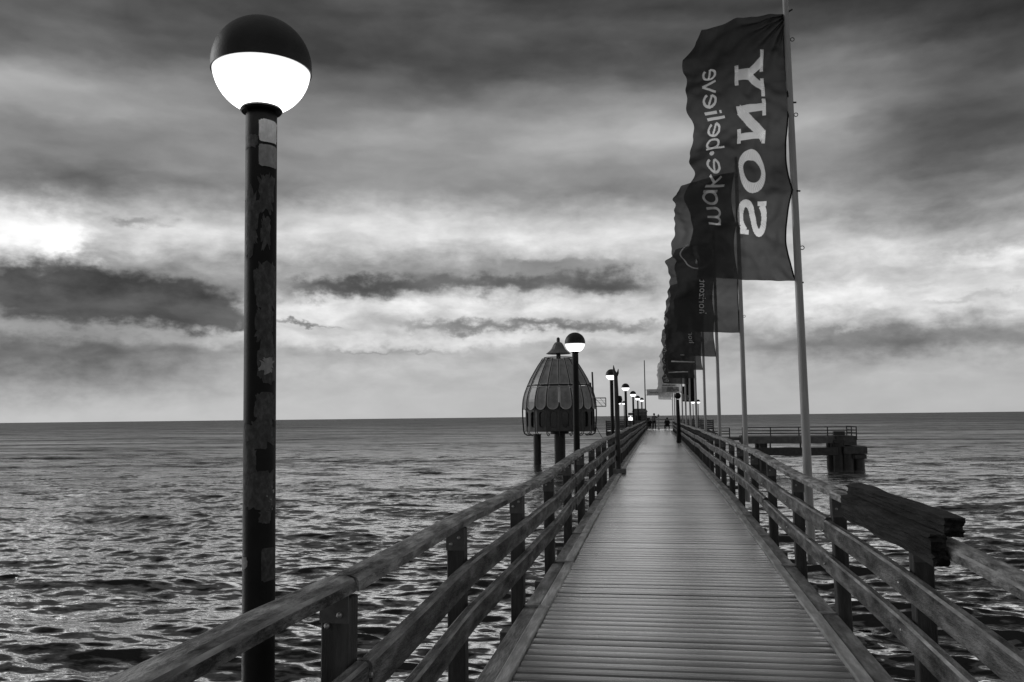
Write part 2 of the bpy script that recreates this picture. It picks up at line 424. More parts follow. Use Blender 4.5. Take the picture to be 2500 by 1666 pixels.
# ------------------------------------------------------------------ mesh helpers
class MB:
    def __init__(self):
        self.v = []; self.f = []
    def add(self, vs, fs):
        o = len(self.v)
        self.v += [tuple(v) for v in vs]
        self.f += [tuple(i + o for i in f) for f in fs]
        return self
    def box(self, x0, x1, y0, y1, z0, z1):
        return self.add([(x0, y0, z0), (x1, y0, z0), (x1, y1, z0), (x0, y1, z0), (x0, y0, z1), (x1, y0, z1), (x1, y1, z1), (x0, y1, z1)],
                        [(3, 2, 1, 0), (4, 5, 6, 7), (0, 1, 5, 4), (1, 2, 6, 5), (2, 3, 7, 6), (3, 0, 4, 7)])
    def tube(self, p0, p1, r0, r1=None, n=10, caps=True):
        r1 = r0 if r1 is None else r1
        return self.path([p0, p1], [r0, r1], n, caps)
    def path(self, pts, rad, n=8, caps=True):
        pts = [Vector(p) for p in pts]
        if isinstance(rad, (int, float)):
            rad = [rad] * len(pts)
        vs = []; fs = []
        prev = None
        for i, p in enumerate(pts):
            d = (pts[min(i + 1, len(pts) - 1)] - pts[max(i - 1, 0)]).normalized()
            a = Vector((0, 0, 1)) if abs(d.z) < .9 else Vector((1, 0, 0))
            if prev is None:
                u = d.cross(a).normalized()
            else:
                u = (prev - d * prev.dot(d)).normalized()
            prev = u
            w = d.cross(u)
            for k in range(n):
                t = 2 * PI * k / n
                vs.append(p + (u * math.cos(t) + w * math.sin(t)) * rad[i])
        for i in range(len(pts) - 1):
            for k in range(n):
                a0 = i * n + k; b0 = i * n + (k + 1) % n
                fs.append((a0, b0, b0 + n, a0 + n))
        if caps:
            fs.append(tuple(range(n - 1, -1, -1)))
            fs.append(tuple((len(pts) - 1) * n + k for k in range(n)))
        return self.add(vs, fs)
    def lathe(self, prof, n=24, cx=0, cy=0, cap_bottom=False, cap_top=False):
        vs = []; fs = []
        for r, z in prof:
            for k in range(n):
                t = 2 * PI * k / n
                vs.append((cx + r * math.cos(t), cy + r * math.sin(t), z))
        for i in range(len(prof) - 1):
            for k in range(n):
                a = i * n + k; b = i * n + (k + 1) % n
                fs.append((a, b, b + n, a + n))
        if cap_bottom: fs.append(tuple(range(n - 1, -1, -1)))
        if cap_top: fs.append(tuple((len(prof) - 1) * n + k for k in range(n)))
        return self.add(vs, fs)
    def bar(self, p0, p1, w, h, up=(0, 0, 1)):
        """a straight square bar from p0 to p1"""
        p0 = Vector(p0); p1 = Vector(p1)
        d = (p1 - p0).normalized(); u = Vector(up)
        s = d.cross(u).normalized(); u = s.cross(d)
        vs = []
        for p in (p0, p1):
            for a, b in ((-1, -1), (1, -1), (1, 1), (-1, 1)):
                vs.append(p + s * (a * w / 2) + u * (b * h / 2))
        return self.add(vs, [(3, 2, 1, 0), (4, 5, 6, 7), (0, 1, 5, 4), (1, 2, 6, 5), (2, 3, 7, 6), (3, 0, 4, 7)])
    def mesh(self, name, mat, smooth=False, bevel=0.0):
        me = bpy.data.meshes.new(name)
        me.from_pydata(self.v, [], self.f)
        bm = bmesh.new(); bm.from_mesh(me)
        bmesh.ops.recalc_face_normals(bm, faces=bm.faces)
        if bevel:
            bmesh.ops.bevel(bm, geom=list(bm.edges), offset=bevel, segments=1, affect='EDGES', profile=.5)
        bm.to_mesh(me); bm.free()
        me.materials.append(MATS[mat])
        if smooth:
            for p in me.polygons:
                p.use_smooth = True
            try:
                me.set_sharp_from_angle(angle=R(40))
            except Exception:
                pass
        return me
    def build(self, name, mat, parent=None, smooth=False, bevel=0.0, loc=(0, 0, 0), rot=(0, 0, 0)):
        return place(name, self.mesh(name, mat, smooth, bevel), parent, loc, rot)

def place(name, me, parent=None, loc=(0, 0, 0), rot=(0, 0, 0)):
    o = bpy.data.objects.new(name, me)
    COL.objects.link(o)
    o.location = loc
    o.rotation_euler = rot
    if parent is not None:
        o.parent = parent
    return o

def empty(name, loc=(0, 0, 0), rz=0.0):
    o = bpy.data.objects.new(name, None)
    COL.objects.link(o)
    o.location = loc
    o.rotation_euler = (0, 0, rz)
    o.empty_display_size = .2
    return o

def tag(o, label=None, cat=None, group=None, kind=None):
    if label: o['label'] = label
    if cat: o['category'] = cat
    if group: o['group'] = group
    if kind: o['kind'] = kind
    return o

def copy_tree(o, parent=None):
    c = o.copy(); COL.objects.link(c)
    if parent is not None: c.parent = parent
    for ch in list(o.children):
        copy_tree(ch, c)
    return c

# ------------------------------------------------------------------ the pier's line
HY = [-3, 3, 5.4, 17, 40, 97]
HH = [1.72, 1.70, 1.67, 1.52, 1.50, 1.49]
def zd(y):
    return CZ - float(np.interp(y, HY, HH))
XC = .115                                     # centre line of the pier, the camera stands a little left of it
HALF = 1.070                                  # half width of the boards
STEP = 2.14                                    # between railing posts
Y_END = 86.0

# ------------------------------------------------------------------ sea
def build_sea():
    rows = [2.0, 3.0]
    r = 4.0
    while r < 1500:
        rows.append(r)
        r += max(.056, r * r / 8600.0)
    while r < 45000:
        rows.append(r); r *= 1.12
    rows.append(45000)
    rows = np.array(rows)
    th = np.concatenate([np.arange(-52, 34, .112), np.arange(34, 308, 2.74)])
    th = np.radians(th)
    nr, nc = len(rows), len(th)
    rr, tt = np.meshgrid(rows, th, indexing='ij')
    x = rr * np.sin(tt); y = rr * np.cos(tt)
    dr = np.gradient(rows)
    dth = np.gradient(np.unwrap(np.append(th, th[0] + 2 * PI)))[:-1]
    cell = np.maximum(dr[:, None], .6 * rows[:, None] * dth[None, :])
    X = x.copy(); Y = y.copy(); Z = np.zeros_like(x)
    W = []
    for i in range(90):
        lam = .30 * (24.0) ** (i / 89.0) * rng.uniform(.92, 1.08)      # .3 m to about 7 m
        dirn = R(-99) + rng.normal(0, .40 if lam < 1.5 else .30)       # running in from the open sea
        k = 2 * PI / lam
        slope = .033 * (1.55 if lam < .8 else 1.2 if lam < 1.7 else .75 if lam < 3.5 else .6)
        W.append((k, math.cos(dirn), math.sin(dirn), slope / k * rng.uniform(.6, 1.4), rng.uniform(0, 2 * PI), lam))
    # gusts: patches of rougher and smoother water
    gust = .82 + .36 * np.sin(x * .11 + 1.3 * np.sin(y * .05)) * np.sin(y * .085 + 1.1 * np.sin(x * .06 + 2))
    for k, cx, cy, a, ph, lam in W:
        att = np.clip((lam / (2.0 * cell) - 1.0), 0, 1)
        if att.max() <= 0: continue
        p = k * (cx * x + cy * y) + ph
        aa = a * att * (gust if lam < 3 else 1.0)
        s, c = np.sin(p), np.cos(p)
        Z += aa * s
        X -= 1.0 * aa * cx * c * -1.0
        Y -= 1.0 * aa * cy * c * -1.0
    Z *= np.clip(1.0 - (rr - 500) / 900.0, 0, 1)
    co = np.stack([X, Y, Z], -1).reshape(-1, 3)
    co = np.vstack([co, [[0, 0, 0]]]).astype(np.float32)
    i = np.arange(nr - 1)[:, None]; j = np.arange(nc)[None, :]
    j2 = (j + 1) % nc
    quads = np.stack([i * nc + j, (i + 1) * nc + j, (i + 1) * nc + j2, i * nc + j2], -1).reshape(-1, 4)
    jj = np.arange(nc)
    tris = np.stack([np.full(nc, nr * nc), jj, (jj + 1) % nc], -1)
    me = bpy.data.meshes.new('sea')
    me.vertices.add(len(co)); me.vertices.foreach_set('co', co.ravel())
    nl = quads.size + tris.size
    me.loops.add(nl)
    me.loops.foreach_set('vertex_index', np.concatenate([quads.ravel(), tris.ravel()]).astype(np.int32))
    npoly = len(quads) + len(tris)
    me.polygons.add(npoly)
    st = np.concatenate([np.arange(len(quads)) * 4, quads.size + np.arange(len(tris)) * 3]).astype(np.int32)
    me.polygons.foreach_set('loop_start', st)
    me.polygons.foreach_set('use_smooth', np.ones(npoly, dtype=bool))
    me.update(calc_edges=True); me.validate()
    # make sure the sea faces up
    if me.polygons[0].normal.z < 0:
        me.flip_normals()
    me.materials.append(MATS['sea_water'])
    o = place('sea', me)
    tag(o, 'dark choppy grey sea reaching to the horizon', kind='structure')
build_sea()

# ------------------------------------------------------------------ pier deck: planks, edge strips, kerb boards, beams, piles
deck = empty('pier_deck', (XC, 0, zd(5)))
tag(deck, 'long boardwalk of cross planks running out to sea', kind='structure')
DX, DZ = XC, zd(5)
PW = .1433
def plank_mesh(seed):
    rr = random.Random(seed)
    w = PW / 2 - .0022
    t = rr.uniform(-.0008, .0008)
    prof = [(-w, -.032), (-w, -.004), (-w + .004, -.0008 + t), (-w * .5, .0004), (0, .0009), (w * .5, .0004), (w - .004, -.0008 - t), (w, -.004), (w, -.032)]
    n = len(prof); vs = []; fs = []
    L = HALF + rr.uniform(-.004, .004)
    for xx in (-L, L):
        for py, pz in prof: vs.append((xx, py, pz))
    for k in range(n):
        fs.append((k, (k + 1) % n, n + (k + 1) % n, n + k))
    fs.append(tuple(range(n - 1, -1, -1))); fs.append(tuple(range(n, 2 * n)))
    return MB().add(vs, fs).mesh('plank', 'deck_board')
pm = [plank_mesh(i) for i in range(8)]
y = 2.2
slope = lambda yy: math.atan2(zd(yy + .2) - zd(yy - .2), .4)
for i in range(300):
    tl = (.0036, .0004, -.0030)[i % 3] + random.gauss(0, .0018)
    place('plank', pm[random.randrange(8)], deck, (random.uniform(-.002, .002), y, zd(y) - DZ + random.gauss(0, .0012)), (slope(y) + tl, 0, random.gauss(0, .0012)))
    y += PW
rest = MB()
for yy0, yy1 in ((-3.0, 2.2 - PW / 2), (y - PW / 2, Y_END)):
    yy = yy0
    while yy < yy1:
        zz = zd(yy) - DZ + random.gauss(0, .001)
        rest.box(-HALF, HALF, yy + .004, min(yy + PW - .004, yy1), zz - .032, zz)
        yy += PW
o = rest.build('planks', 'deck_board', deck); tag(o, kind='stuff')

PY = [5.4 + STEP * k for k in range(-3, 40) if 5.4 + STEP * k < Y_END]
def sweep_y(y0, y1, prof, xf, zf, step=.35):
    """a board along the pier with the given cross-section, following the pier's line"""
    n = len(prof); vs = []; fs = []
    m = max(2, int((y1 - y0) / step) + 1)
    for i in range(m):
        yy = y0 + (y1 - y0) * i / (m - 1)
        for px, pz in prof: vs.append((xf(yy) + px, yy, zf(yy) + pz))
    for i in range(m - 1):
        for k in range(n):
            a = i * n + k; b = i * n + (k + 1) % n
            fs.append((a, b, b + n, a + n))
    fs.append(tuple(range(n - 1, -1, -1))); fs.append(tuple((m - 1) * n + k for k in range(n)))
    return MB().add(vs, fs)
for sgn in (-1, 1):
    edges = [-3.0] + [p for p in PY if p > -2] + [Y_END]
    for a, b in zip(edges[:-1], edges[1:]):
        jx = random.uniform(-.008, .008); jz = random.uniform(-.004, .006)
        c = sgn * (HALF + .051)
        pr = [(-.046, -.02), (.046, -.02), (.046, .010), (.038, .016), (-.038, .016), (-.046, .010)]
        sweep_y(a + .004, b - .004, pr, lambda yy: c + jx, lambda yy: zd(yy) - DZ + jz, .5).build('edge_strip', 'edge_strip', deck)
        c2 = sgn * (HALF + .164); j2 = random.uniform(-.006, .006)
        pr2 = [(-.064, -.06), (.064, -.06), (.064, -.004), (.056, .004), (-.056, .004), (-.064, -.004)]
        sweep_y(a + .006, b - .006, pr2, lambda yy: c2 + j2, lambda yy: zd(yy) - DZ + jz * .6, .5).build('kerb_board', 'kerb_wood', deck)
    for p in PY:
        if p < 1: continue
        x0, x1 = sgn * (HALF + .075), sgn * (HALF + .225)
        MB().box(min(x0, x1), max(x0, x1), p - .012, p + .012, zd(p) - DZ + .010, zd(p) - DZ + .024).build('steel_strap', 'steel', deck)
for i, p in enumerate(PY):
    z = zd(p) - DZ
    MB().box(-1.50, 1.50, p - .07, p + .07, z - .36, z - .20).build('cross_beam', 'wood_across', deck)
    if i % 2 == 0:
        for sx in (-1.12, 1.12):
            MB().lathe([(.15, -1.5 - DZ), (.15, z - .36)], 14, sx, p, cap_top=True).build('pile', 'wet_pile', deck, smooth=True)
for sx in (-.98, 0, .98):
    sweep_y(-3, Y_END, [(-.06, -.20), (.06, -.20), (.06, -.034), (-.06, -.034)], lambda yy: sx, lambda yy: zd(yy) - DZ, 2.0).build('bearer', 'wood_along', deck)

# ------------------------------------------------------------------ the two long railings
RH = 1.025
def lighten_edges(o, n, ks):
    """the long arrises of a board get paler wood, caught light painted in"""
    o.data.materials.append(MATS['lit_edge'])
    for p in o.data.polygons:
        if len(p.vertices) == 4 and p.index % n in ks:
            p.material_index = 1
def long_railing(sgn, label):
    root = empty('railing', (XC + sgn * 1.350, 0, zd(5)))
    tag(root, label, 'railing', 'pier railings')
    OX = XC + sgn * 1.350
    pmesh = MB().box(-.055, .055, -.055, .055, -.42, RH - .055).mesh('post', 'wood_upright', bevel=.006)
    plate = MB().box(-.058, .058, -.062, -.0555, RH - .20, RH - .065).mesh('steel_plate', 'plate_steel')
    bolt = None
    rr = random.Random(3 + sgn)
    def rh(yy): return float(np.interp(yy, [2.6, 5, 9, 97], [1.10, 1.04, 1.0, 1.0])) if sgn < 0 else float(np.interp(yy, [4, 9, 97], [1.025, 1.0, 1.0]))
    boltm = MB().lathe([(.011, 0), (.011, .010), (.004, .014)], 8, cap_top=True).mesh('bolt', 'steel')
    wob = {}
    def wz(k):
        if k not in wob: wob[k] = (rr.gauss(0, .010), rr.gauss(0, .012))
        return wob[k]
    for p in PY:
        po = place('post', pmesh, root, (wz(round(p, 2))[0], p, zd(p) - DZ), (rr.gauss(0, .006), rr.gauss(0, .006), rr.gauss(0, .03)))
        place('steel_plate', plate, po, (0, 0, rh(p) - RH))
        po.scale = (1, 1, (rh(p) + .38) / (RH + .38))
        if 0 < p < 21:
            for hx, hz_ in ((-.025, RH - .15), (.025, RH - .11)):
                place('bolt', boltm, po, (hx, -.062, hz_), (PI / 2, 0, 0))
            for hz_ in (.69, .42):
                place('bolt', boltm, po, (-sgn * .123, .0, hz_), (0, -sgn * PI / 2, 0))
    ends = [-3.1] + PY[0::2] + [Y_END]
    ends = sorted(set(e for e in ends if e > -3.2))
    ks = [p for p in PY]
    ky = [-3.1] + ks + [Y_END]
    kx = [wz(round(p, 2))[0] for p in ky]; kz = [wz(round(p, 2))[1] for p in ky]
    def top_prof():
        w = .066
        return [(-w, -.058), (w, -.058), (w, -.020), (w * .86, -.006), (w * .45, .003), (-w * .45, .003), (-w * .86, -.006), (-w, -.020)]
    for a, b in zip(ends[:-1], ends[1:]):
        sx, sz, tw = rr.gauss(0, .008), rr.gauss(0, .006), rr.gauss(0, .006)
        def xf(yy, c=0.0): return c + sx + float(np.interp(yy, ky, kx)) + .004 * mnoise.noise(Vector((yy * .9, sgn, c)))
        def zf(yy, c=RH): return zd(yy) - DZ + (rh(yy) if c == RH else c) + sz + float(np.interp(yy, ky, kz)) + .006 * mnoise.noise(Vector((yy * .7, sgn * 5, c)))
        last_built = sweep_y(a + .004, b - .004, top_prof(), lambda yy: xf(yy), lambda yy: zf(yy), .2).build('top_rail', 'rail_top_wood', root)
        lighten_edges(last_built, 8, (2, 6))
        for nm, hz, hh in (('middle_rail', .765, .135), ('lower_rail', .485, .130)):
            dz = rr.gauss(0, .007)
            w = .032
            pr = [(-w, -hh), (w, -hh), (w, -.012), (w - .014, 0), (-w + .014, 0), (-w, -.012)]
            lighten_edges(sweep_y(a + .004, b - .004, pr, lambda yy: xf(yy, -sgn * .090), lambda yy: zf(yy, hz + dz), .2).build(nm, 'wood_along', root), 6, (2, 4))
    return root
long_railing(-1, 'weathered three-board timber railing along the left edge of the boardwalk')
long_railing(1, 'weathered three-board timber railing along the right edge of the boardwalk')

# ------------------------------------------------------------------ old carved timber bolted on the right railing
def rough_block(x0, x1, y0, y1, z0, z1, amp, nx, ny, nz, seed):
    mb = MB()
    def P(a, b, c):
        p = Vector((x0 + (x1 - x0) * a, y0 + (y1 - y0) * b, z0 + (z1 - z0) * c))
        q = Vector((p.x * 5 + seed, p.y * 1.8, p.z * 9))
        d = mnoise.noise_vector(q) * amp + mnoise.noise_vector(Vector((q.x * 2, q.y * 1.3, q.z * 7))) * amp * .9
        end = max(0, 1 - min(b, 1 - b) * 18)
        return p + Vector((d.x, d.y * 1.5 + end * amp * 1.3 * mnoise.noise(Vector((p.x * 40, seed, p.z * 45))), d.z * .8))
    def sheet(f, n1, n2):
        vs = []; fs = []
        for i in range(n1 + 1):
            for j in range(n2 + 1): vs.append(P(*f(i / n1, j / n2)))
        for i in range(n1):
            for j in range(n2):
                a = i * (n2 + 1) + j
                fs.append((a, a + 1, a + n2 + 2, a + n2 + 1))
        mb.add(vs, fs)
    for c in (0, 1):
        sheet(lambda u, v: (c, u, v), ny, nz)
        sheet(lambda u, v: (u, c, v), nx, nz)
        sheet(lambda u, v: (u, v, c), nx, ny)
    return mb
def weld(o, smooth=False):
    bm = bmesh.new(); bm.from_mesh(o.data)
    bmesh.ops.remove_doubles(bm, verts=bm.verts, dist=.0008)
    bmesh.ops.recalc_face_normals(bm, faces=bm.faces)
    bm.to_mesh(o.data); bm.free()
    return o
tb = empty('old_timber', (1.5, 5.2, 3.35))
tag(tb, 'black split and rotten old timber beam lying on top of right railing', 'timber')
def loc(o): o.location = (-1.5, -5.2, -3.35); return o
zr = zd(5.2) + RH
loc(weld(rough_block(1.410, 1.515, 4.70, 6.95, zr + .020, zr + .118, .013, 8, 110, 16, 1).build('beam', 'old_timber', tb)))
loc(weld(rough_block(1.318, 1.392, 4.60, 6.72, zr - .105, zr + .045, .014, 6, 100, 18, 9).build('split_board', 'old_timber', tb)))

# ------------------------------------------------------------------ globe lamps
LX, LZ, LR = -1.95, 5.805, .245
def lamp_meshes(n, gm='lit_glass'):
    M = {}
    zb = -LR * .955
    M['pole'] = MB().lathe([(.0775, -4.05), (.0775, zb - .03), (.07, zb - .012), (.06, zb - .004)], n, cap_top=True).mesh('pole', 'dark_paint', True)
    M['collar'] = MB().lathe([(.04, zb - .006), (.098, zb - .010), (.105, zb), (.098, zb + .012), (.05, zb + .018)], n).mesh('collar', 'dark_paint', True)
    pr = [(LR * math.cos(t), LR * math.sin(t)) for t in np.linspace(R(-70), R(2), 14)]
    M['globe'] = MB().lathe(pr, n * 2, cap_bottom=True).mesh('globe', gm, True)
    r2 = LR + .006
    pr = [(LR - .004, -.03), (r2, -.032)] + [(r2 * math.cos(t), r2 * math.sin(t)) for t in np.linspace(R(-7), R(88), 15)]
    M['cap'] = MB().lathe(pr, n * 2, cap_top=True).mesh('cap', 'cap_paint', True)
    M['bracket'] = MB().box(.05, .86, -.05, .05, -3.60, -3.48).mesh('bracket', 'dark_steel')
    return M
LM = lamp_meshes(28); LMs = lamp_meshes(12, 'lit_glass_far')
def lamp(x, y, label, z=LZ, k=1.0, hi=False, bracket=True, short=False):
    M = LM if hi else LMs
    o = empty('globe_lamp', (x, y, z))
    tag(o, label, 'street lamp', 'globe lamps along the pier')
    for nm in ('pole', 'collar', 'globe', 'cap') + (('bracket',) if bracket else ()):
        c = place(nm, M[nm], o)
        if short and nm == 'pole': c.scale = (.62, .62, .84)
    return o
lab = ['tall foreground globe lamp with stickers peeling off its black pole',
       'second globe lamp from the camera, standing in front of the diving gondola',
       'third globe lamp on the left side, half hidden behind the dark forked post',
       'fourth globe lamp on the left side, next beyond the forked post',
       'fifth globe lamp on the left side, in front of the dark hut',
       'sixth globe lamp on the left side, smaller and between two others near the hut',
       'farthest globe lamp of the long left row, beside the tall thin mast']
for k in range(6):
    L = lamp(LX if k else -1.955, 4.0 + 17.0 * k, lab[k], hi=(k < 2))
    if k == 0:
        lamp1 = L
        L.rotation_euler = (0, R(-.55), 0)
L = lamp(-1.72, 99.0, lab[6])
for x, yy, t in ((-4.60, 106, 'small globe lamp left of the hut, the left one of a close pair'),
                 (-4.10, 109, 'small globe lamp left of the hut, the right one of a close pair'),
                 (4.25, 106, 'small globe lamp at the pier head, partly under the hanging dark banners'),
                 (4.85, 106, 'rightmost small globe lamp at the far pier head')):
    lamp(x, yy, t, z=5.62, bracket=False, short=True)

def dens(pts, step):
    out = [pts[0]]
    for p, q in zip(pts[:-1], pts[1:]):
        n = max(1, int(math.dist(p, q) / step))
        for i in range(1, n + 1):
            out.append((p[0] + (q[0] - p[0]) * i / n, p[1] + (q[1] - p[1]) * i / n))
    return out

# stickers on the first lamp's pole
def sticker(f0, f1, y0, y1, mat, seed, rag):
    """f: position across the pole as seen from the boardwalk, y0..y1 heights below the globe's centre"""
    rr = random.Random(seed)
    base = math.atan2(-4.0, 1.955) - R(6)
    def ang(f): return base + math.asin(max(-.999, min(.999, f * 2 - 1)))
    a0, a1 = ang(f0), ang(f1)
    n = 72; rad = .0775 + .0011 + .0004 * (seed % 3)
    out = []
    for i in range(n):
        t = 2 * PI * i / n
        c, s = math.cos(t), math.sin(t)
        e = .28 if rag < .1 else .55
        px = math.copysign(abs(c) ** e, c); pz = math.copysign(abs(s) ** e, s)
        q = 1 + rag * (1.3 * mnoise.noise(Vector((c * 1.6 + seed * 3.1, s * 1.6, seed * 1.3 + .5))) + 1.1 * mnoise.noise(Vector((c * 4.3 + seed, s * 4.3, 4.4))) + .5 * mnoise.noise(Vector((c * 11 + seed, s * 11, 9.7))))
        out.append((px * q, pz * q))
    out = dens(out + out[:1], .09)[:-1]
    n = len(out)
    vs = []; fs = []
    ca, ha = (a0 + a1) / 2, (a1 - a0) / 2
    cz, hz = -(y0 + y1) / 2, (y1 - y0) / 2
    rings = 4
    for k in range(rings + 1):
        s = k / rings
        for px, pz in out:
            a = ca + px * s * ha
            vs.append((rad * math.cos(a), rad * math.sin(a), cz + pz * s * hz))
    for k in range(rings):
        for i in range(n):
            j = (i + 1) % n
            fs.append((k * n + i, k * n + j, (k + 1) * n + j, (k + 1) * n + i))
    MB().add(vs, fs).build('sticker', mat, lamp1, smooth=True)
PXM = .00204
def st(fx0, fx1, py0, py1, mat, seed, rag=.14):
    sticker(fx0, fx1, (py0 - 159) * PXM, (py1 - 159) * PXM, mat, seed, rag)
st(.47, .985, 306, 363, 'sticker_white', 1, .06)
st(.47, .985, 370, 426, 'sticker_grey', 2, .05)
st(.04, .38, 346, 378, 'sticker_dark', 3, .35)
st(.44, .90, 440, 535, 'sticker_dark', 4, .35)
st(.05, .48, 492, 630, 'sticker_dark', 5, .30)
st(.55, .82, 551, 630, 'sticker_dark', 6, .30)
st(.38, .97, 662, 772, 'sticker_dark', 7, .20)
st(.42, .94, 768, 860, 'sticker_dark', 8, .25)
st(.50, .97, 855, 956, 'sticker_dark', 9, .15)
st(.58, .92, 897, 928, 'sticker_grey', 10, .45)
st(.39, .97, 980, 1052, 'sticker_dark', 11, .2)
st(.12, .96, 1045, 1108, 'sticker_dark', 12, .3)
st(.02, .48, 1100, 1178, 'sticker_dark', 13, .2)
st(.10, .97, 1170, 1254, 'sticker_dark', 14, .25)
st(.52, .95, 1205, 1254, 'sticker_grey', 15, .4)
st(.62, .985, 1345, 1423, 'sticker_dark', 16, .05)
st(.01, .18, 1365, 1392, 'sticker_grey', 17, .2)
st(.55, .9, 1254, 1285, 'sticker_dark', 18, .3)

# ------------------------------------------------------------------ flags
def arc(cx, cy, rx, ry, a0, a1, n=16):
    return [(cx + rx * math.cos(R(a0 + (a1 - a0) * i / n)), cy + ry * math.sin(R(a0 + (a1 - a0) * i / n))) for i in range(n + 1)]

def stroke(pts, w0, w1=None, step=.04):
    """a pen stroke as a flat strip in letter coordinates -> (verts, faces, centre line, width)"""
    w1 = w0 if w1 is None else w1
    pts = dens(pts, step)
    vs = []; fs = []; m = len(pts)
    for i, p in enumerate(pts):
        a = pts[max(i - 1, 0)]; b = pts[min(i + 1, m - 1)]
        dx, dy = b[0] - a[0], b[1] - a[1]
        l = math.hypot(dx, dy) or 1
        w = (w0 + (w1 - w0) * i / (m - 1)) / 2
        vs += [(p[0] - dy / l * w, p[1] + dx / l * w), (p[0] + dy / l * w, p[1] - dx / l * w)]
    for i in range(m - 1):
        fs.append((2 * i, 2 * i + 1, 2 * i + 3, 2 * i + 2))
    return vs, fs, pts, min(w0, w1)

def glyph_slab(ch):
    """wide slab letters, unit cap height, unit width"""
    T = .17; H = .12; s = []
    if ch == 'O':
        o = arc(.5, .5, .41, .42, 0, 360, 40)
        vs = []; fs = []
        m = 44
        for i in range(m + 1):
            t = 2 * PI * i / m
            c, n = math.cos(t), math.sin(t)
            vs += [(.5 + .5 * c, .5 + .51 * n), (.5 + .27 * c, .5 + .35 * n)]
        for i in range(m): fs.append((2 * i, 2 * i + 1, 2 * i + 3, 2 * i + 2))
        cl = [(.5 + .39 * math.cos(2 * PI * i / m), .5 + .45 * math.sin(2 * PI * i / m)) for i in range(m + 1)]
        return [(vs, fs, cl, .125)]
    if ch == 'S':
        c = arc(.48, .735, .36, .21, 15, 180, 14) + arc(.48, .735, .36, .2, 180, 262, 6)[1:] + arc(.5, .27, .38, .205, 80, 0, 6) + arc(.5, .27, .38, .22, 0, -165, 14)[1:]
        s.append(stroke(c, .20, .20))
        s.append(stroke([(.86, .68), (.86, 1.0)], .11)); s.append(stroke([(.11, 0.0), (.11, .34)], .11))
        return s
    if ch == 'N':
        s.append(stroke([(.20, 0), (.20, 1)], .16)); s.append(stroke([(.82, 0), (.82, 1)], .16))
        s.append(stroke([(.17, .93), (.82, .07)], .26))
        s.append(stroke([(.03, .05), (.40, .05)], H)); s.append(stroke([(.03, .95), (.30, .95)], H)); s.append(stroke([(.62, .95), (1.0, .95)], H))
        return s
    if ch == 'Y':
        s.append(stroke([(.5, 0), (.5, .48)], .24)); s.append(stroke([(.5, .45), (.2, .97)], .20)); s.append(stroke([(.5, .45), (.82, .97)], .17))
        s.append(stroke([(.27, .05), (.73, .05)], H)); s.append(stroke([(.0, .95), (.43, .95)], H)); s.append(stroke([(.60, .95), (1.0, .95)], H))
        return s

def glyph_round(ch):
    """thin round letters, unit x-height -> strokes, advance"""
    w = .165
    if ch == 'm':
        return [stroke([(.08, 0), (.08, .95)], w), stroke(arc(.36, .6, .28, .33, 180, 0) + [(.64, 0)], w), stroke(arc(.92, .6, .28, .33, 180, 0) + [(1.20, 0)], w)], 1.42
    if ch == 'a':
        return [stroke(arc(.46, .47, .40, .44, 0, 360, 28), w), stroke([(.88, 0), (.88, .95)], w)], 1.12
    if ch == 'k':
        return [stroke([(.08, 0), (.08, 1.35)], w), stroke([(.12, .42), (.72, .95)], w), stroke([(.30, .56), (.78, 0)], w)], .95
    if ch == 'e':
        return [stroke(arc(.46, .47, .40, .44, 18, 330, 28), w), stroke([(.08, .40), (.85, .60)], w * .9)], 1.06
    if ch == '.':
        return [stroke(arc(.26, .40, .085, .085, 0, 360, 14), .17)], .62
    if ch == 'b':
        return [stroke([(.08, 0), (.08, 1.35)], w), stroke(arc(.50, .47, .40, .44, 0, 360, 28), w)], 1.12
    if ch == 'l':
        return [stroke([(.10, 0), (.10, 1.35)], w)], .33
    if ch == 'i':
        return [stroke([(.10, 0), (.10, .90)], w), stroke([(.10, 1.10), (.10, 1.25)], w)], .40
    if ch == 'v':
        return [stroke([(.02, .95), (.40, 0)], w), stroke([(.40, 0), (.78, .95)], w)], .92
    return [], .5

_fontcache = {}
def font_shape(text, spacing=1.0, bold=False):
    cu = bpy.data.curves.new('txt', 'FONT'); cu.body = text; cu.size = 1.0; cu.resolution_u = 3
    cu.space_character = spacing
    cu.offset = .012 if bold else 0
    ob = bpy.data.objects.new('txt', cu); COL.objects.link(ob)
    me = bpy.data.meshes.new_from_object(ob)
    vs = [(v.co.x, v.co.y) for v in me.vertices]; fs = [tuple(p.vertices) for p in me.polygons]
    bpy.data.objects.remove(ob); bpy.data.meshes.remove(me); bpy.data.curves.remove(cu)
    return vs, fs

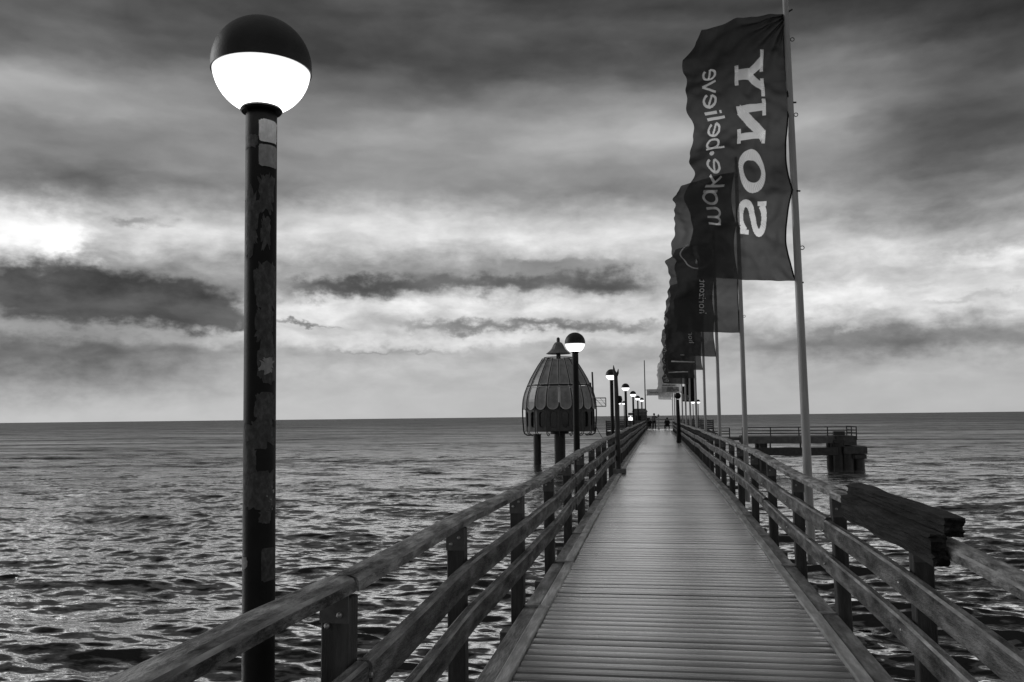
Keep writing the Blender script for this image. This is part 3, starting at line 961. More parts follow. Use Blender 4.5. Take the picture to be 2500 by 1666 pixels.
FW, FH = 1.46, 3.85
def flag_shape(seed, drop=.22, lift=.12, swing=.0, amp=1.0, FW=FW, FH=FH):
    rr = random.Random(seed)
    ph = [rr.uniform(0, 6.28) for _ in range(8)]
    bowk = rr.uniform(.05, .10); fq = [rr.uniform(.7, 1.4) for _ in range(4)]
    def pos(s, t):
        """s metres from the pole, t metres up from the lower corner -> local point (pole is local x=0; the flag flies towards -x)"""
        u = s / FW; v = t / FH
        clip = abs(math.sin(PI * v * 3)) ** .8 * (.7 + .5 * math.sin(v * 5 + ph[1]))
        bow = bowk * clip * (1 - u) ** 2
        ed = u ** 2
        x = -s - bow
        x += ed * (.04 * math.sin(v * 13 * fq[0] + ph[0]) + .02 * math.sin(v * 31 * fq[1] + ph[1]) + .10 * mnoise.noise(Vector((v * 14, seed, 0))))
        y = amp * u * (.16 * math.sin(3.4 * fq[2] * u + v * 2.1 + ph[2]) + .07 * math.sin(7.5 * fq[3] * u - v * 4.2 + ph[3]))
        y += amp * (.030 * math.sin(v * 17 + u * 5 + ph[4]) * (.25 + u) + .016 * math.sin(v * 34 - u * 11 + ph[5]) * (.3 + u))
        y += amp * .115 * mnoise.noise(Vector((u * 3.2 + v * 2.6 + seed, v * 8, 3.3))) + amp * .045 * mnoise.noise(Vector((u * 9, v * 24, seed)))
        # creases fanning from the upper clip
        dv = (1 - v) * FH; an = math.atan2(dv, s + .05)
        y += amp * .045 * math.sin(an * 19 + ph[6]) * math.exp(-((dv * dv + s * s) / 1.3))
        y += swing * s
        z = t - drop * u ** 1.5 * max(0, v - .35) / .65 + lift * u ** 1.6 * max(0, .5 - v) / .5
        z += ed * (.03 * math.sin(v * 21 + ph[7]))
        # upper fly corner folds over
        if v > .90:
            k = (v - .90) / .10 * max(0, u - .84) / .16
            x += k * .14; z -= k * .10; y += k * .18
        return Vector((x, y, z))
    return pos

def map_strip(pos, vs, a0, sa, s_base, sb, off=-.006):
    """letter coordinates (a along the height, b towards the pole) -> points on the cloth"""
    out = []
    e = .01
    for a, b in vs:
        t = a0 + a * sa; s = s_base - b * sb
        p = pos(s, t)
        nx = (pos(s + e, t) - p).cross(pos(s, t + e) - p)
        nx.normalize()
        if nx.y > 0: nx = -nx
        out.append(p + nx * abs(off))
    return out

def flag(px, py, z0, label, seed, mat='flag_cloth', prints=(), NS=34, NT=84, FW=FW, FH=FH, **kw):
    root = empty('flag', (px, py, z0))
    tag(root, label, 'flag', 'flags along the right side of the pier')
    pos = flag_shape(seed, FW=FW, FH=FH, **kw)
    vs = []; fs = []
    hole = set()
    S_ = np.array([FW * i / NS for i in range(NS + 1)]); T_ = np.array([FH * j / NT for j in range(NT + 1)])
    ss, tt = np.meshgrid(S_, T_, indexing='ij')
    cs = ss[:-1, :-1] + FW / NS / 2; ct = tt[:-1, :-1] + FH / NT / 2
    inside = np.zeros_like(cs, dtype=bool)
    for pr in prints:
        if not pr.get('cut'): continue
        for (gv, gf, cl, w), a0, sa, sb_, sb in pr['glyphs']:
            for f_ in gf:
                c = [(sb_ - gv[q][1] * sb, a0 + gv[q][0] * sa) for q in f_]
                ins = np.ones_like(cs, dtype=bool); inv = np.ones_like(cs, dtype=bool)
                for (p0, p1), (q0, q1) in zip(c, c[1:] + c[:1]):
                    cr_ = (q0 - p0) * (ct - p1) - (q1 - p1) * (cs - p0)
                    ins &= cr_ >= 0; inv &= cr_ <= 0
                inside |= ins | inv
    for i in range(NS + 1):
        for j in range(NT + 1): vs.append(pos(S_[i], T_[j]))
    n2 = NT + 1
    for i in range(NS):
        for j in range(NT):
            if inside[i, j]: continue
            a = i * n2 + j
            fs.append((a, a + n2, a + n2 + 1, a + 1))
    MB().add(vs, fs).build('cloth', mat, root, smooth=True)
    # hem along the pole and along the fly
    MB().path([pos(0, FH * j / 60) for j in range(61)], .011, 6).build('hoist_hem', 'cloth_dark' if mat == 'flag_cloth' else 'flag_picture', root, smooth=True)
    for k in range(4):
        p = pos(0, FH * k / 3)
        MB().path([p, p + Vector((.05, 0, .03 if k == 3 else -.02)), p + Vector((.10, -.02, .05 if k == 3 else -.03))], .012, 6).build('clip', 'dark_steel', root)
    for pr in prints:
        mb = MB()
        for (gv, gf, cl, w), a0, sa, sb_, sb in pr['glyphs']:
            mb.add(map_strip(pos, gv, a0, sa, sb_, sb), gf)
        mb.build(pr['name'], pr['mat'], root)
    return root

# --- writing on the first flag
def slab_word():
    out = []
    for ch, t0, t1 in (('S', .61, 1.19), ('O', 1.27, 1.88), ('N', 1.95, 2.62), ('Y', 2.66, 3.31)):
        for sgl in glyph_slab(ch): out.append((sgl, t0, t1 - t0, .72, .40))
    return out
def round_word(text, t0, xh, s_base):
    out = []; a = t0
    for ch in text:
        gs, adv = glyph_round(ch)
        for sgl in gs: out.append((sgl, a, xh, s_base, xh))
        a += adv * xh
    return out, a
rw, aend = round_word('make.believe', 0, .19, 0)
xh = .19 * 2.47 / aend
rw, aend = round_word('make.believe', .77, xh, 1.16)
# keep the height of the letters as on the flag while fitting the length
rw = [(a_, b_, c_, d_, .185) for a_, b_, c_, d_, e_ in rw]
def font_word(text, t0, size, s_base, spacing=1.0, bold=False):
    v, f = font_shape(text, spacing, bold)
    return [((v, f, [], 0), t0, size, s_base, size)]
def ring(cs, ct, r, w):
    return [(stroke(arc(0, 0, r, r, 0, 360, 48), w), ct, 1.0, cs, 1.0)]
def band(s0, s1, t, h):
    return [(stroke([(0, 0), (0, s1 - s0)], h), t, 1.0, s1, 1.0)]

FPX = 1.955
FY = [12.3 + 8.4 * k for k in range(8)]
pole_label = ['nearest and tallest looking flagpole, behind the right railing', 'second flagpole from the camera along the right railing',
              'third flagpole from the camera along the right railing', 'fourth flagpole from the camera along the right railing',
              'fifth flagpole from the camera along the right railing', 'sixth flagpole from the camera along the right railing',
              'seventh flagpole from the camera, thin and far along the right railing', 'eighth flagpole from the camera, just behind the ball-topped post']
def flagpole(x, y, label, top=10.1, hi=False, r0=.058, r1=.040, zb=2.0):
    o = empty('flagpole', (x, y, zb))
    tag(o, label, 'flagpole', 'flagpoles along the pier')
    H = top - zb
    MB().lathe([(r0, 0), (r0, H * .25), (r1, H), (r1 * .6, H + .03)], 20 if hi else 10, cap_top=True).build('pole', 'pole_alu', o, smooth=True)
    MB().box(-.55, 0.02, -.04, .04, .28, .36).build('bracket', 'dark_steel', o)
    if hi:
        for zz in (3.0 if False else 4.30, 6.20, 7.30):
            p = [Vector((.04 + .03, 0, zz)) + Vector((.026 * math.cos(t), 0, .026 * math.sin(t))) for t in np.linspace(0, 2 * PI, 13)]
            MB().path(p, .006, 6).build('eyelet', 'dark_steel', o)
            MB().tube((.03, 0, zz), (.05, 0, zz), .006, n=6).build('eyelet', 'dark_steel', o)
    return o
for k, (yy, lb) in enumerate(zip(FY, pole_label)):
    p = flagpole(FPX + .045, yy, lb, hi=(k < 2))
    p.rotation_euler = (0, R(-.35 if k == 0 else 0), 0)
for x, yy, lb in ((1.70, 79.2, 'far flagpole, right one of three thin poles left of the ball-topped post'),
                  (1.72, 88.0, 'far flagpole, middle one of three thin poles left of the ball-topped post'),
                  (1.66, 96.4, 'farthest flagpole, left one of three thin poles left of the ball-topped post')):
    flagpole(x, yy, lb, r0=.05, r1=.04)

Z0 = 5.92
flag(FPX - .015, FY[0], Z0 - .08, 'large dark flag reading SONY make.believe mirrored, nearest to the camera', 4,
     prints=({'name': 'lettering', 'mat': 'flag_letters', 'glyphs': slab_word(), 'cut': True},
             {'name': 'slogan', 'mat': 'flag_letters', 'glyphs': rw, 'cut': True}), NS=190, NT=500, drop=.11, lift=.11, FH=3.84, FW=1.39)
flag(FPX, FY[1], Z0, 'second dark flag, with a ring emblem and the word horizont mirrored', 12,
     prints=({'name': 'lettering', 'mat': 'flag_print', 'glyphs': font_word('horizont', .42, .24, .90, 1.05)},
             {'name': 'ring_emblem', 'mat': 'flag_print', 'glyphs': ring(.90, 1.95, .38, .03) + [(stroke([(0, 0), (.5, 0)], .10), 1.70, 1.0, .92, 1.0)]}), drop=.34, lift=.10)
flag(FPX, FY[2], Z0, 'third dark flag from the camera, with the word horizont mirrored', 23,
     prints=({'name': 'lettering', 'mat': 'flag_print', 'glyphs': font_word('horizont', .42, .26, .86, 1.05)},), drop=.30, lift=.16)
flag(FPX, FY[3], Z0, 'fourth dark flag from the camera, half covered by the third flag', 31,
     prints=({'name': 'lettering', 'mat': 'flag_print', 'glyphs': font_word('horizont', .60, .26, .92, 1.05)},
             {'name': 'stripe', 'mat': 'flag_print', 'glyphs': band(.30, 1.36, .34, .05)}), drop=.2, lift=.05)
flag(FPX, FY[4], Z0, 'fifth dark flag from the camera, with a thin pale stripe near its lower edge', 47,
     prints=({'name': 'stripe', 'mat': 'flag_print', 'glyphs': band(.30, 1.30, .34, .05)},), drop=.25, lift=.04)
flag(FPX, FY[5], Z0, 'black flag with large white capital letters along its fluttering left edge', 58,
     prints=({'name': 'lettering', 'mat': 'flag_letters', 'glyphs': font_word('PHOTOGRAPH', .10, .42, 1.47, 1.12, True)},), drop=.15, lift=.06, FW=1.55)
flag(FPX, FY[7], Z0 - .12, 'pale grey flag printed with a landscape, below the black lettered flag', 66, mat='flag_pale', FW=1.62,
     prints=({'name': 'picture', 'mat': 'flag_picture', 'glyphs': [(stroke([(0, 0), (0, 1.4)], .38), .30, 1.0, 1.55, 1.0), (stroke([(0, 0), (0, 1.1)], .10), .62, 1.0, 1.55, 1.0)]},), drop=.2, lift=.0)
flag(1.62, 88.0, Z0 - .12, 'pale flag on the far middle pole, lower edge showing under the landscape flag', 71, mat='flag_pale', NS=20, NT=40, drop=.2, lift=.02)
flag(1.56, 96.4, Z0 - .20, 'farthest pale flag, partly hidden behind the other pale flags', 79, mat='flag_pale', NS=20, NT=40, drop=.2, lift=.02)

# two dark advertising banners hanging by the landing stage
def banner(x0, x1, y, z0, z1, text, size, sb, label, poles=True):
    o = empty('hanging_banner', ((x0 + x1) / 2, y, z0))
    tag(o, label, 'banner', 'hanging banners')
    w = x1 - x0; h = z1 - z0
    def P(a, b): return Vector((-w / 2 + w * a, .03 * math.sin(a * 6 + b * 4), h * b))
    vs = [P(i / 8, j / 16) for i in range(9) for j in range(17)]
    fs = [(i * 17 + j, (i + 1) * 17 + j, (i + 1) * 17 + j + 1, i * 17 + j + 1) for i in range(8) for j in range(16)]
    MB().add(vs, fs).build('cloth', 'cloth_dark', o, smooth=True)
    v, f = font_shape(text, 1.0, True) if text else ([(0, 0), (2.2, 0), (2.2, .45), (0, .45)], [(0, 1, 2, 3)])
    MB().add([(P(max(0, min(1, (sb + b_ * size) / w)), 0) + Vector((0, -.045, .10 + a_ * size))) for a_, b_ in v], f).build('lettering' if text else 'pale_strip', 'sticker_grey', o)
    MB().tube((w / 2 + .05, .02, -z0 + 1.2), (w / 2 + .05, .02, h + .1), .045, n=8).build('pole', 'pole_alu', o, smooth=True)
    return o
banner(2.45, 3.20, 76.0, 5.16, 8.0, 'ca', .55, .12, 'wide black hanging banner with pale upright letters behind the flagpoles')
banner(2.05, 2.36, 74.6, 5.16, 6.45, '', .24, .08, 'narrow dark hanging banner with a pale upright strip beside the wide black one')

# ------------------------------------------------------------------ posts standing on the boardwalk
fp = empty('forked_post', (-1.06, 23.0, zd(23)))
tag(fp, 'dark wooden post with a forked top standing on the left edge of the boardwalk', 'post')
MB().path([(0, 0, 0), (.01, 0, 1.2), (0, 0, 2.2), (-.01, 0, 2.62)], [.075, .065, .055, .05], 12).build('shaft', 'wood_upright', fp, smooth=True)
MB().path([(-.01, 0, 2.58), (-.05, 0, 2.72), (-.06, 0, 2.86)], [.05, .035, .008], 8).build('fork_prong', 'wood_upright', fp, smooth=True)
MB().path([(.0, 0, 2.58), (.05, 0, 2.66), (.065, 0, 2.76)], [.05, .03, .008], 8).build('fork_prong', 'wood_upright', fp, smooth=True)
MB().lathe([(.02, -.10), (.06, -.08), (.075, 0), (.06, .08), (.02, .10)], 14).build('round_box', 'dark_paint', fp, smooth=True, loc=(.08, -.02, 1.95))
MB().box(-.19, .21, -.10, .16, .0, .13).build('base_block', 'concrete', fp, bevel=.02)
bp_ = empty('ball_topped_post', (1.12, 48.0, zd(48)))
tag(bp_, 'black tapered post topped with a dark ball on the right edge of the boardwalk', 'post')
MB().lathe([(.135, 0), (.13, .3), (.07, 2.36)], 14, cap_top=True).build('shaft', 'dark_paint', bp_, smooth=True)
MB().lathe([(.175 * math.cos(t), .175 * math.sin(t)) for t in np.linspace(R(-89), R(89), 12)], 18).build('ball', 'dark_paint', bp_, smooth=True, loc=(0, 0, 2.56))

# ------------------------------------------------------------------ diving gondola
def build_gondola():
    GX, GY = -8.27, 73.5
    face = math.atan2(-GY, -GX)
    root = empty('diving_gondola', (GX, GY, 0), face)
    tag(root, 'egg-shaped metal diving gondola with glazed panels and bell cap on a pile', 'diving gondola')
    k = .006207
    def z_of(yc): return 4 + (1219 - yc) * k
    prof_y = [1480, 1410, 1250, 1120, 1000, 900, 800, 700, 600, 500, 425]
    prof_r = [2.98, 3.06, 3.14, 3.15, 3.10, 2.95, 2.70, 2.42, 2.07, 1.69, 1.34]
    pz = [z_of(v) for v in prof_y]
    def r_of(z): return float(np.interp(z, pz, prof_r))
    N = 18; st_ = 2 * PI / N
    def pt(a, z, dr=0.0):
        # flat facets between the ribs
        r = (r_of(z) + dr) * math.cos(st_ / 2) / math.cos(a)
        return (r * math.cos(a), r * math.sin(a), z)
    def outline_mid(ins):
        z1, zr, z0 = z_of(808) - ins, z_of(1050), z_of(1124) + ins
        def hw(z): return st_ / 2 - .018 - ins / r_of(z)
        out = [(-hw(z), z) for z in np.linspace(z1, zr, 8)]
        w = hw(zr)
        out += [(-w * math.cos(t), zr - (zr - z0) * math.sin(t)) for t in np.linspace(0, PI, 13)[1:-1]]
        out += [(hw(z), z) for z in np.linspace(zr, z1, 8)]
        return out
    def outline_top(ins):
        z1, z0 = z_of(436) - ins, z_of(782) + ins
        def hw(z): return st_ / 2 - .018 - ins / r_of(z)
        zs = np.linspace(z1, z0, 12)
        return [(-hw(z), z) for z in zs] + [(hw(z), z) for z in zs[::-1]]
    def pane_mesh(outl, ins, dr):
        o_ = outl(ins); n = len(o_)
        h = n // 2
        vs = [pt(a, z, dr) for a, z in o_]
        fs = []
        for i in range(h - 1):
            fs.append((i, i + 1, n - 2 - i, n - 1 - i))
        return MB().add(vs, fs)
    def frame_mesh(outl, w):
        o1_, o2_ = outl(0.0), outl(w); n = len(o1_)
        vs = [pt(a, z, .03) for a, z in o1_] + [pt(a, z, .03) for a, z in o2_] + [pt(a, z, -.03) for a, z in o1_] + [pt(a, z, -.03) for a, z in o2_]
        fs = []
        for i in range(n):
            j = (i + 1) % n
            fs += [(i, j, n + j, n + i), (2 * n + i, 2 * n + j, j, i), (n + i, n + j, 3 * n + j, 3 * n + i)]
        return MB().add(vs, fs)
    meshes = [('upper_pane', pane_mesh(outline_top, .02, -.005).mesh('upper_pane', 'bell_glass')),
              ('pane_frame', frame_mesh(outline_top, .055).mesh('pane_frame', 'bell_frame')),
              ('arched_pane', pane_mesh(outline_mid, .02, -.005).mesh('arched_pane', 'bell_glass')),
              ('pane_frame', frame_mesh(outline_mid, .065).mesh('pane_frame', 'bell_frame'))]
    # lower wall with an oval opening in each segment
    zt, zb = z_of(1030), z_of(1410)
    zc, hh, hwid = z_of(1255), z_of(1150) - z_of(1255), .27
    rw_ = 2.93
    def wp(x, z, dr=0): return ((rw_ + dr) * math.cos(st_ / 2), x, z)
    n = 28; hx = (rw_ + 0) * math.sin(st_ / 2)
    ins_ = []; outs = []
    for i in range(n):
        t = 2 * PI * (i + .5) / n
        c, s = math.cos(t), math.sin(t)
        ins_.append((hwid * c, zc + (hh - hwid) * (1 if s > 0 else -1) + hwid * s))
        m = max(abs(c), abs(s))
        bx, bz = c / m, s / m
        outs.append((hx * bx, (zt + zb) / 2 + (zt - zb) / 2 * bz))
    vs = [wp(*p) for p in outs] + [wp(*p) for p in ins_] + [wp(p[0], p[1], -.12) for p in ins_]
    fs = []
    for i in range(n):
        j = (i + 1) % n
        fs += [(i, j, n + j, n + i), (n + i, n + j, 2 * n + j, 2 * n + i)]
    # the four corners of the panel
    meshes.append(('wall_panel', MB().add(vs, fs).mesh('wall_panel', 'bell_wall')))
    vs = [wp(p[0] * 1.02, zc + (p[1] - zc) * 1.01, -.11) for p in ins_]
    meshes.append(('porthole', MB().add(vs, [tuple(range(n))]).mesh('porthole', 'porthole_glass')))
    ri = [wp(*p, .012) for p in ins_] + [wp(p[0] * 1.16, zc + (p[1] - zc) * 1.06, .012) for p in ins_]
    meshes.append(('porthole_rim', MB().add(ri, [(i, (i + 1) % n, n + (i + 1) % n, n + i) for i in range(n)]).mesh('porthole_rim', 'dark_steel')))
    zs = np.linspace(z_of(415), z_of(1410), 22)
    rib = [(r_of(z) + .05, 0, z) for z in zs] + [(r_of(zb) - .02, 0, zb - .22), (r_of(zb) - .22, 0, zb - .36), (r_of(zb) - .45, 0, zb - .40), (r_of(zb) - .52, 0, zb - .30)]
    ribm = MB().path(rib, .038, 6).mesh('rib', 'dark_steel', True)
    for i in range(N):
        a = (i + .5) * st_
        for nm, me in meshes:
            place(nm, me, root, (0, 0, 0), (0, 0, a))
        place('rib', ribm, root, (0, 0, 0), (0, 0, i * st_))
    def hoop(name, r, z, rad, mat='dark_steel'):
        MB().path([(r * math.cos(t), r * math.sin(t), z) for t in np.linspace(0, 2 * PI, 49)], rad, 6).build(name, mat, root, smooth=True)
    hoop('band', r_of(z_of(793)) + .045, z_of(793), .045)
    hoop('top_ring', 1.24, z_of(403), .03); hoop('top_ring', 1.30, z_of(415), .03)
    for i in range(12):
        t = 2 * PI * i / 12
        MB().tube((1.24 * math.cos(t), 1.24 * math.sin(t), z_of(415)), (1.24 * math.cos(t), 1.24 * math.sin(t), z_of(403)), .02, n=6).build('ring_strut', 'dark_steel', root)
    MB().lathe([(.02, z_of(428)), (1.30, z_of(428))], 36).build('top_plate', 'bell_metal', root)
    MB().lathe([(2.90, zb + .02), (.3, zb + .02)], 36).build('floor', 'bell_wall', root)
    hoop('floor_ring', 2.93, zb, .05)
    MB().lathe([(.19, z_of(430)), (.19, z_of(340))], 14).build('neck', 'dark_steel', root, smooth=True)
    cap_p = [(1.05, z_of(352)), (1.06, z_of(346)), (.93, z_of(332)), (.76, z_of(310)), (.62, z_of(285)), (.52, z_of(255)), (.44, z_of(228)), (.34, z_of(204)), (.22, z_of(190)), (.02, z_of(187))]
    MB().lathe([(.19, z_of(349))] + cap_p, 12).build('bell_cap', 'bell_metal', root)
    MB().lathe([(.15, z_of(192)), (.15, z_of(140)), (.10, z_of(128)), (.02, z_of(120))], 10).build('finial', 'dark_steel', root, smooth=True)
    MB().lathe([(.78, z_of(1455)), (.78, z_of(1412))], 24, cap_bottom=True, cap_top=True).build('flange', 'dark_steel', root)
    MB().lathe([(.47, -1.5), (.47, z_of(1420))], 24).build('column', 'wet_pile', root, smooth=True)
    # entrance ladder and folding gangway on the right-hand side (towards the pier)
    h = empty('x')
    bpy.data.objects.remove(h)
    side = -PI / 2 - face                                    # direction of world -Y in local angles is 0; +X side:
    rot = Matrix.Rotation(-face, 4, 'Z')
    def L(x, y, z): return rot @ Vector((x, y, z))
    MB().path([L(2.98, -.4, zb - .1), L(2.95, -.4, z_of(900)), L(2.90, -.4, z_of(615))], .07, 8).build('ladder_post', 'dark_steel', root, smooth=True)
    MB().path([L(2.75, -.4, z_of(820)), L(2.74, -.4, z_of(760))], .06, 8).build('winch', 'dark_steel', root, smooth=True)
    gw = MB()
    x0, x1, z0, z1 = 3.07, 4.0, z_of(1088), z_of(970)
    for a_, b_ in (((x0, z0), (x1, z0)), ((x0, z1), (x1, z1)), ((x1, z0), (x1, z1)), ((x0, z0), (x0, z1))):
        gw.tube(L(a_[0], -.4, a_[1]), L(b_[0], -.4, b_[1]), .035, n=6)
    MBg = gw.build('gangway_frame', 'dark_steel', root)
    gl = MB()
    for i in range(5):
        zz = z0 + (z1 - z0) * (i + .5) / 5
        gl.tube(L(x0, -.4, zz), L(x1, -.4, zz), .012, n=5)
    gl.tube(L(x0, -.4, z1), L(x1 - .25, -.4, z0), .02, n=5); gl.tube(L(x0 + .45, -.4, z1), L(x1, -.4, z0 + .12), .016, n=5)
    gl.build('gangway_wires', 'dark_steel', root)
    MB().path([L(3.02, -.4, z_of(1290)), L(3.25, -.4, z_of(1400)), L(3.6, -.4, z_of(1500)), L(4.1, -.4, z_of(1580))], .022, 6).build('cable', 'dark_steel', root)
build_gondola()
gp = MB().lathe([(.33, -1.5), (.33, 2.50), (.29, 2.54)], 20, cap_top=True).build('guide_pile', 'wet_pile', smooth=True, loc=(-10.2, 73.4, 0))
tag(gp, 'short thick dark pile standing in the sea under the left of the gondola', 'pile')

# ------------------------------------------------------------------ plain rail fences for platforms
def rail_fence(name, pts, z, label, h=.68, gap=2.3, rails=(0.03, .27, .47), mat='wood_upright', drop=.3, group='platform railings', w=.07):
    root = empty(name, (pts[0][0], pts[0][1], z))
    tag(root, label, 'railing', group)
    ox, oy = pts[0]
    pmesh = MB().box(-w / 2, w / 2, -w / 2, w / 2, -drop, h).mesh('post', mat)
    done = set()
    for (x0, y0), (x1, y1) in zip(pts[:-1], pts[1:]):
        L = math.hypot(x1 - x0, y1 - y0); n = max(1, round(L / gap))
        for i in range(n + 1):
            key = (round(x0 + (x1 - x0) * i / n, 2), round(y0 + (y1 - y0) * i / n, 2))
            if key in done: continue
            done.add(key)
            place('post', pmesh, root, (key[0] - ox, key[1] - oy, 0))
        for r in rails:
            MB().bar((x0 - ox, y0 - oy - .05, h - r), (x1 - ox, y1 - oy - .05, h - r), .05, .065).build('rail', mat, root)
    return root

# landing stage on the right
PFY = 65.0
stage = empty('landing_stage', (14.0, PFY, 0))
tag(stage, 'low landing stage with concrete edge and dark piles right of the boardwalk', 'landing stage')
def S_(x0, x1, y0, y1, z0, z1, name, mat, bev=.015):
    MB().box(x0 - 14.0, x1 - 14.0, y0 - PFY, y1 - PFY, z0, z1).build(name, mat, stage, bevel=bev)
S_(6.15, 12.55, PFY, PFY + 3.6, 1.88, 2.40, 'deck_beam', 'concrete')
S_(12.56, 13.95, PFY - .12, PFY + 3.7, 1.74, 2.40, 'end_block', 'dark_concrete')
S_(3.2, 6.14, PFY + .3, PFY + 3.3, 2.12, 2.34, 'walkway', 'wood_across')
S_(5.95, 6.13, PFY - .1, PFY + .2, 1.6, 2.50, 'bent_plate', 'concrete')
S_(6.4, 12.62, PFY - .35, PFY - .02, 1.04, 1.60, 'fender_beam', 'dark_steel')
S_(10.1, 10.75, PFY - .37, PFY - .352, 1.05, 1.24, 'plate', 'concrete', 0)
S_(13.0, 14.55, PFY - .55, PFY + 2.6, 1.14, 1.66, 'pile_cap', 'dark_concrete')
S_(13.7, 14.5, PFY - .5, PFY + 2.5, .80, 1.095, 'pile_cap_lower', 'dark_steel')
for x, yy, r in ((7.55, PFY + .4, .30), (7.55, PFY + 3.0, .30), (12.75, PFY + .1, .40), (12.75, PFY + 2.6, .40), (14.1, PFY + .3, .42), (14.1, PFY + 2.2, .42), (13.3, PFY - .1, .36)):
    MB().lathe([(r, -1.5), (r, 1.9 if x < 13 else 1.15)], 16, x - 14, yy - PFY, cap_top=True).build('pile', 'wet_pile', stage, smooth=True)
S_(12.35, 13.05, PFY - .3, PFY + .3, 1.9, 2.12, 'pile_head', 'wet_pile')
S_(12.4, 13.15, PFY - .25, PFY + .25, 2.44, 2.74, 'bollard', 'wet_pile')
for x in (8.0, 10.1, 12.2):
    S_(x - .05, x + .05, PFY - .1, PFY + .0, 1.58, 1.9, 'strut', 'dark_steel', 0)
rail_fence('railing', [(6.1, PFY + .1), (14.0, PFY + .1), (14.0, PFY + 3.3)], 2.40, 'thin dark railing on the concrete landing stage right of the boardwalk', h=.68, gap=2.05)
rail_fence('railing', [(2.0, PFY + .4), (5.2, PFY + .4)], 2.40, 'short low railing of the walkway joining the boardwalk to the landing stage', h=.66, gap=1.6)

# ------------------------------------------------------------------ pier head
HX0, HX1, HY0, HY1 = -5.0, 5.3, 85.6, 97.2
head = empty('pier_head', (0, HY0, zd(90)))
tag(head, 'wide platform at the far end of the boardwalk', kind='structure')
hz = 0
yy = HY0 + .42
while yy < HY1:
    MB().box(HX0, HX1, yy - HY0, yy - HY0 + .39, -.06, 0).build('plank', 'deck_board', head)
    yy += .40
MB().box(HX0 - .02, HX1 + .02, .30, .40, -.50, .01).build('fascia', 'wood_across', head)
MB().box(HX0 - .02, HX1 + .02, HY1 - HY0 + .0, HY1 - HY0 + .12, -.50, .0).build('fascia', 'wood_across', head)
for x in (-4.5, -1.6, 1.8, 4.9):
    for yy in (1.0, 10.8):
        MB().lathe([(.16, -4), (.16, -.06)], 12, x, yy).build('pile', 'wet_pile', head, smooth=True)
ZH = zd(90)
rail_fence('railing', [(HX0, HY1 - .1), (HX1, HY1 - .1)], ZH, 'far cross railing that closes off the end of the boardwalk behind the people', h=1.10, gap=1.5, rails=(.04, .42, .76), drop=.2, w=.09)
def board_fence(x0, x1, y, label):
    root = empty('board_fence', (x0, y, ZH)); tag(root, label, 'fence', 'board fences at the pier head')
    n = int((x1 - x0) / .95)
    for i in range(n + 1):
        xx = (x1 - x0) * i / n
        MB().box(xx - .06, xx + .06, -.05, .05, -.4, 1.05).build('post', 'wood_upright', root)
    for i in range(5):
        MB().box(-.05, x1 - x0 + .05, -.085, -.052, .10 + i * .19, .10 + i * .19 + .165).build('board', 'wood_across', root)
    return root
board_fence(HX0, -1.55, HY0 + .15, 'dark board fence of the pier head left of the boardwalk')
board_fence(1.85, HX1, HY0 + .15, 'dark board fence of the pier head right of the boardwalk')
# hut
hut = empty('hut', (-1.78, 90.0, ZH)); tag(hut, 'small dark timber hut with hipped roof on left of pier head', 'hut')
for i in range(8):
    MB().box(-.72, .72, -.75, .75, i * .235, i * .235 + .228).build('wall_board', 'hut_wall', hut)
rb = MB().add([(-.80, -.83, 1.885), (.80, -.83, 1.885), (.80, .83, 1.885), (-.80, .83, 1.885), (-.60, -.55, 2.22), (.60, -.55, 2.22), (.60, .55, 2.22), (-.60, .55, 2.22)],
              [(3, 2, 1, 0), (4, 5, 6, 7), (0, 1, 5, 4), (1, 2, 6, 5), (2, 3, 7, 6), (3, 0, 4, 7)])
rb.build('roof', 'hut_wall', hut)
MB().box(-.36, .12, -.765, -.752, .35, 1.45).build('door', 'dark_paint', hut)
MB().box(.42, .60, -.765, -.752, .6, 1.1).build('window', 'porthole_glass', hut)
# lit notice board
nb = empty('lit_notice_board', (-2.68, 88.0, ZH)); tag(nb, 'small brightly lit white notice panel left of the dark hut', 'sign')
MB().box(-.03, .03, -.03, .03, 0, 1.5).build('post', 'dark_steel', nb)
MB().box(-.21, .21, -.07, -.035, 1.02, 1.34).build('panel', 'lit_panel', nb)
MB().box(-.05, .06, -.07, -.035, 1.36, 1.48).build('panel', 'lit_panel', nb)
MB().box(-.24, .36, -.03, .03, 1.55, 1.80).build('head_board', 'concrete', nb)
# mast with name board
ms = empty('mast', (-1.22, 91.5, ZH)); tag(ms, 'tall thin dark mast beside the hut', 'mast')
MB().lathe([(.07, 0), (.06, 3.5), (.045, 7.3)], 10, cap_top=True).build('pole', 'dark_steel', ms, smooth=True)
nbd = empty('name_board', (-1.16, 91.5, 6.10)); tag(nbd, 'grey name board reading Ostseeheilbad held out from the thin mast', 'sign')
MB().box(.11, 2.0, -.03, .03, .0, .66).build('board', 'flag_pale', nbd)
MB().tube((0, 0, .06), (.12, 0, .06), .02, n=6).build('arm', 'dark_steel', nbd); MB().tube((0, 0, .58), (.12, 0, .58), .02, n=6).build('arm', 'dark_steel', nbd)
v_, f_ = font_shape('Ostseeheilbad', 1.0, True)
wd = max(a for a, b in v_)
MB().add([(.24 + a * 1.62 / wd, -.036, .22 + b * 1.62 / wd * 1.15) for a, b in v_], f_).build('lettering', 'dark_paint', nbd)
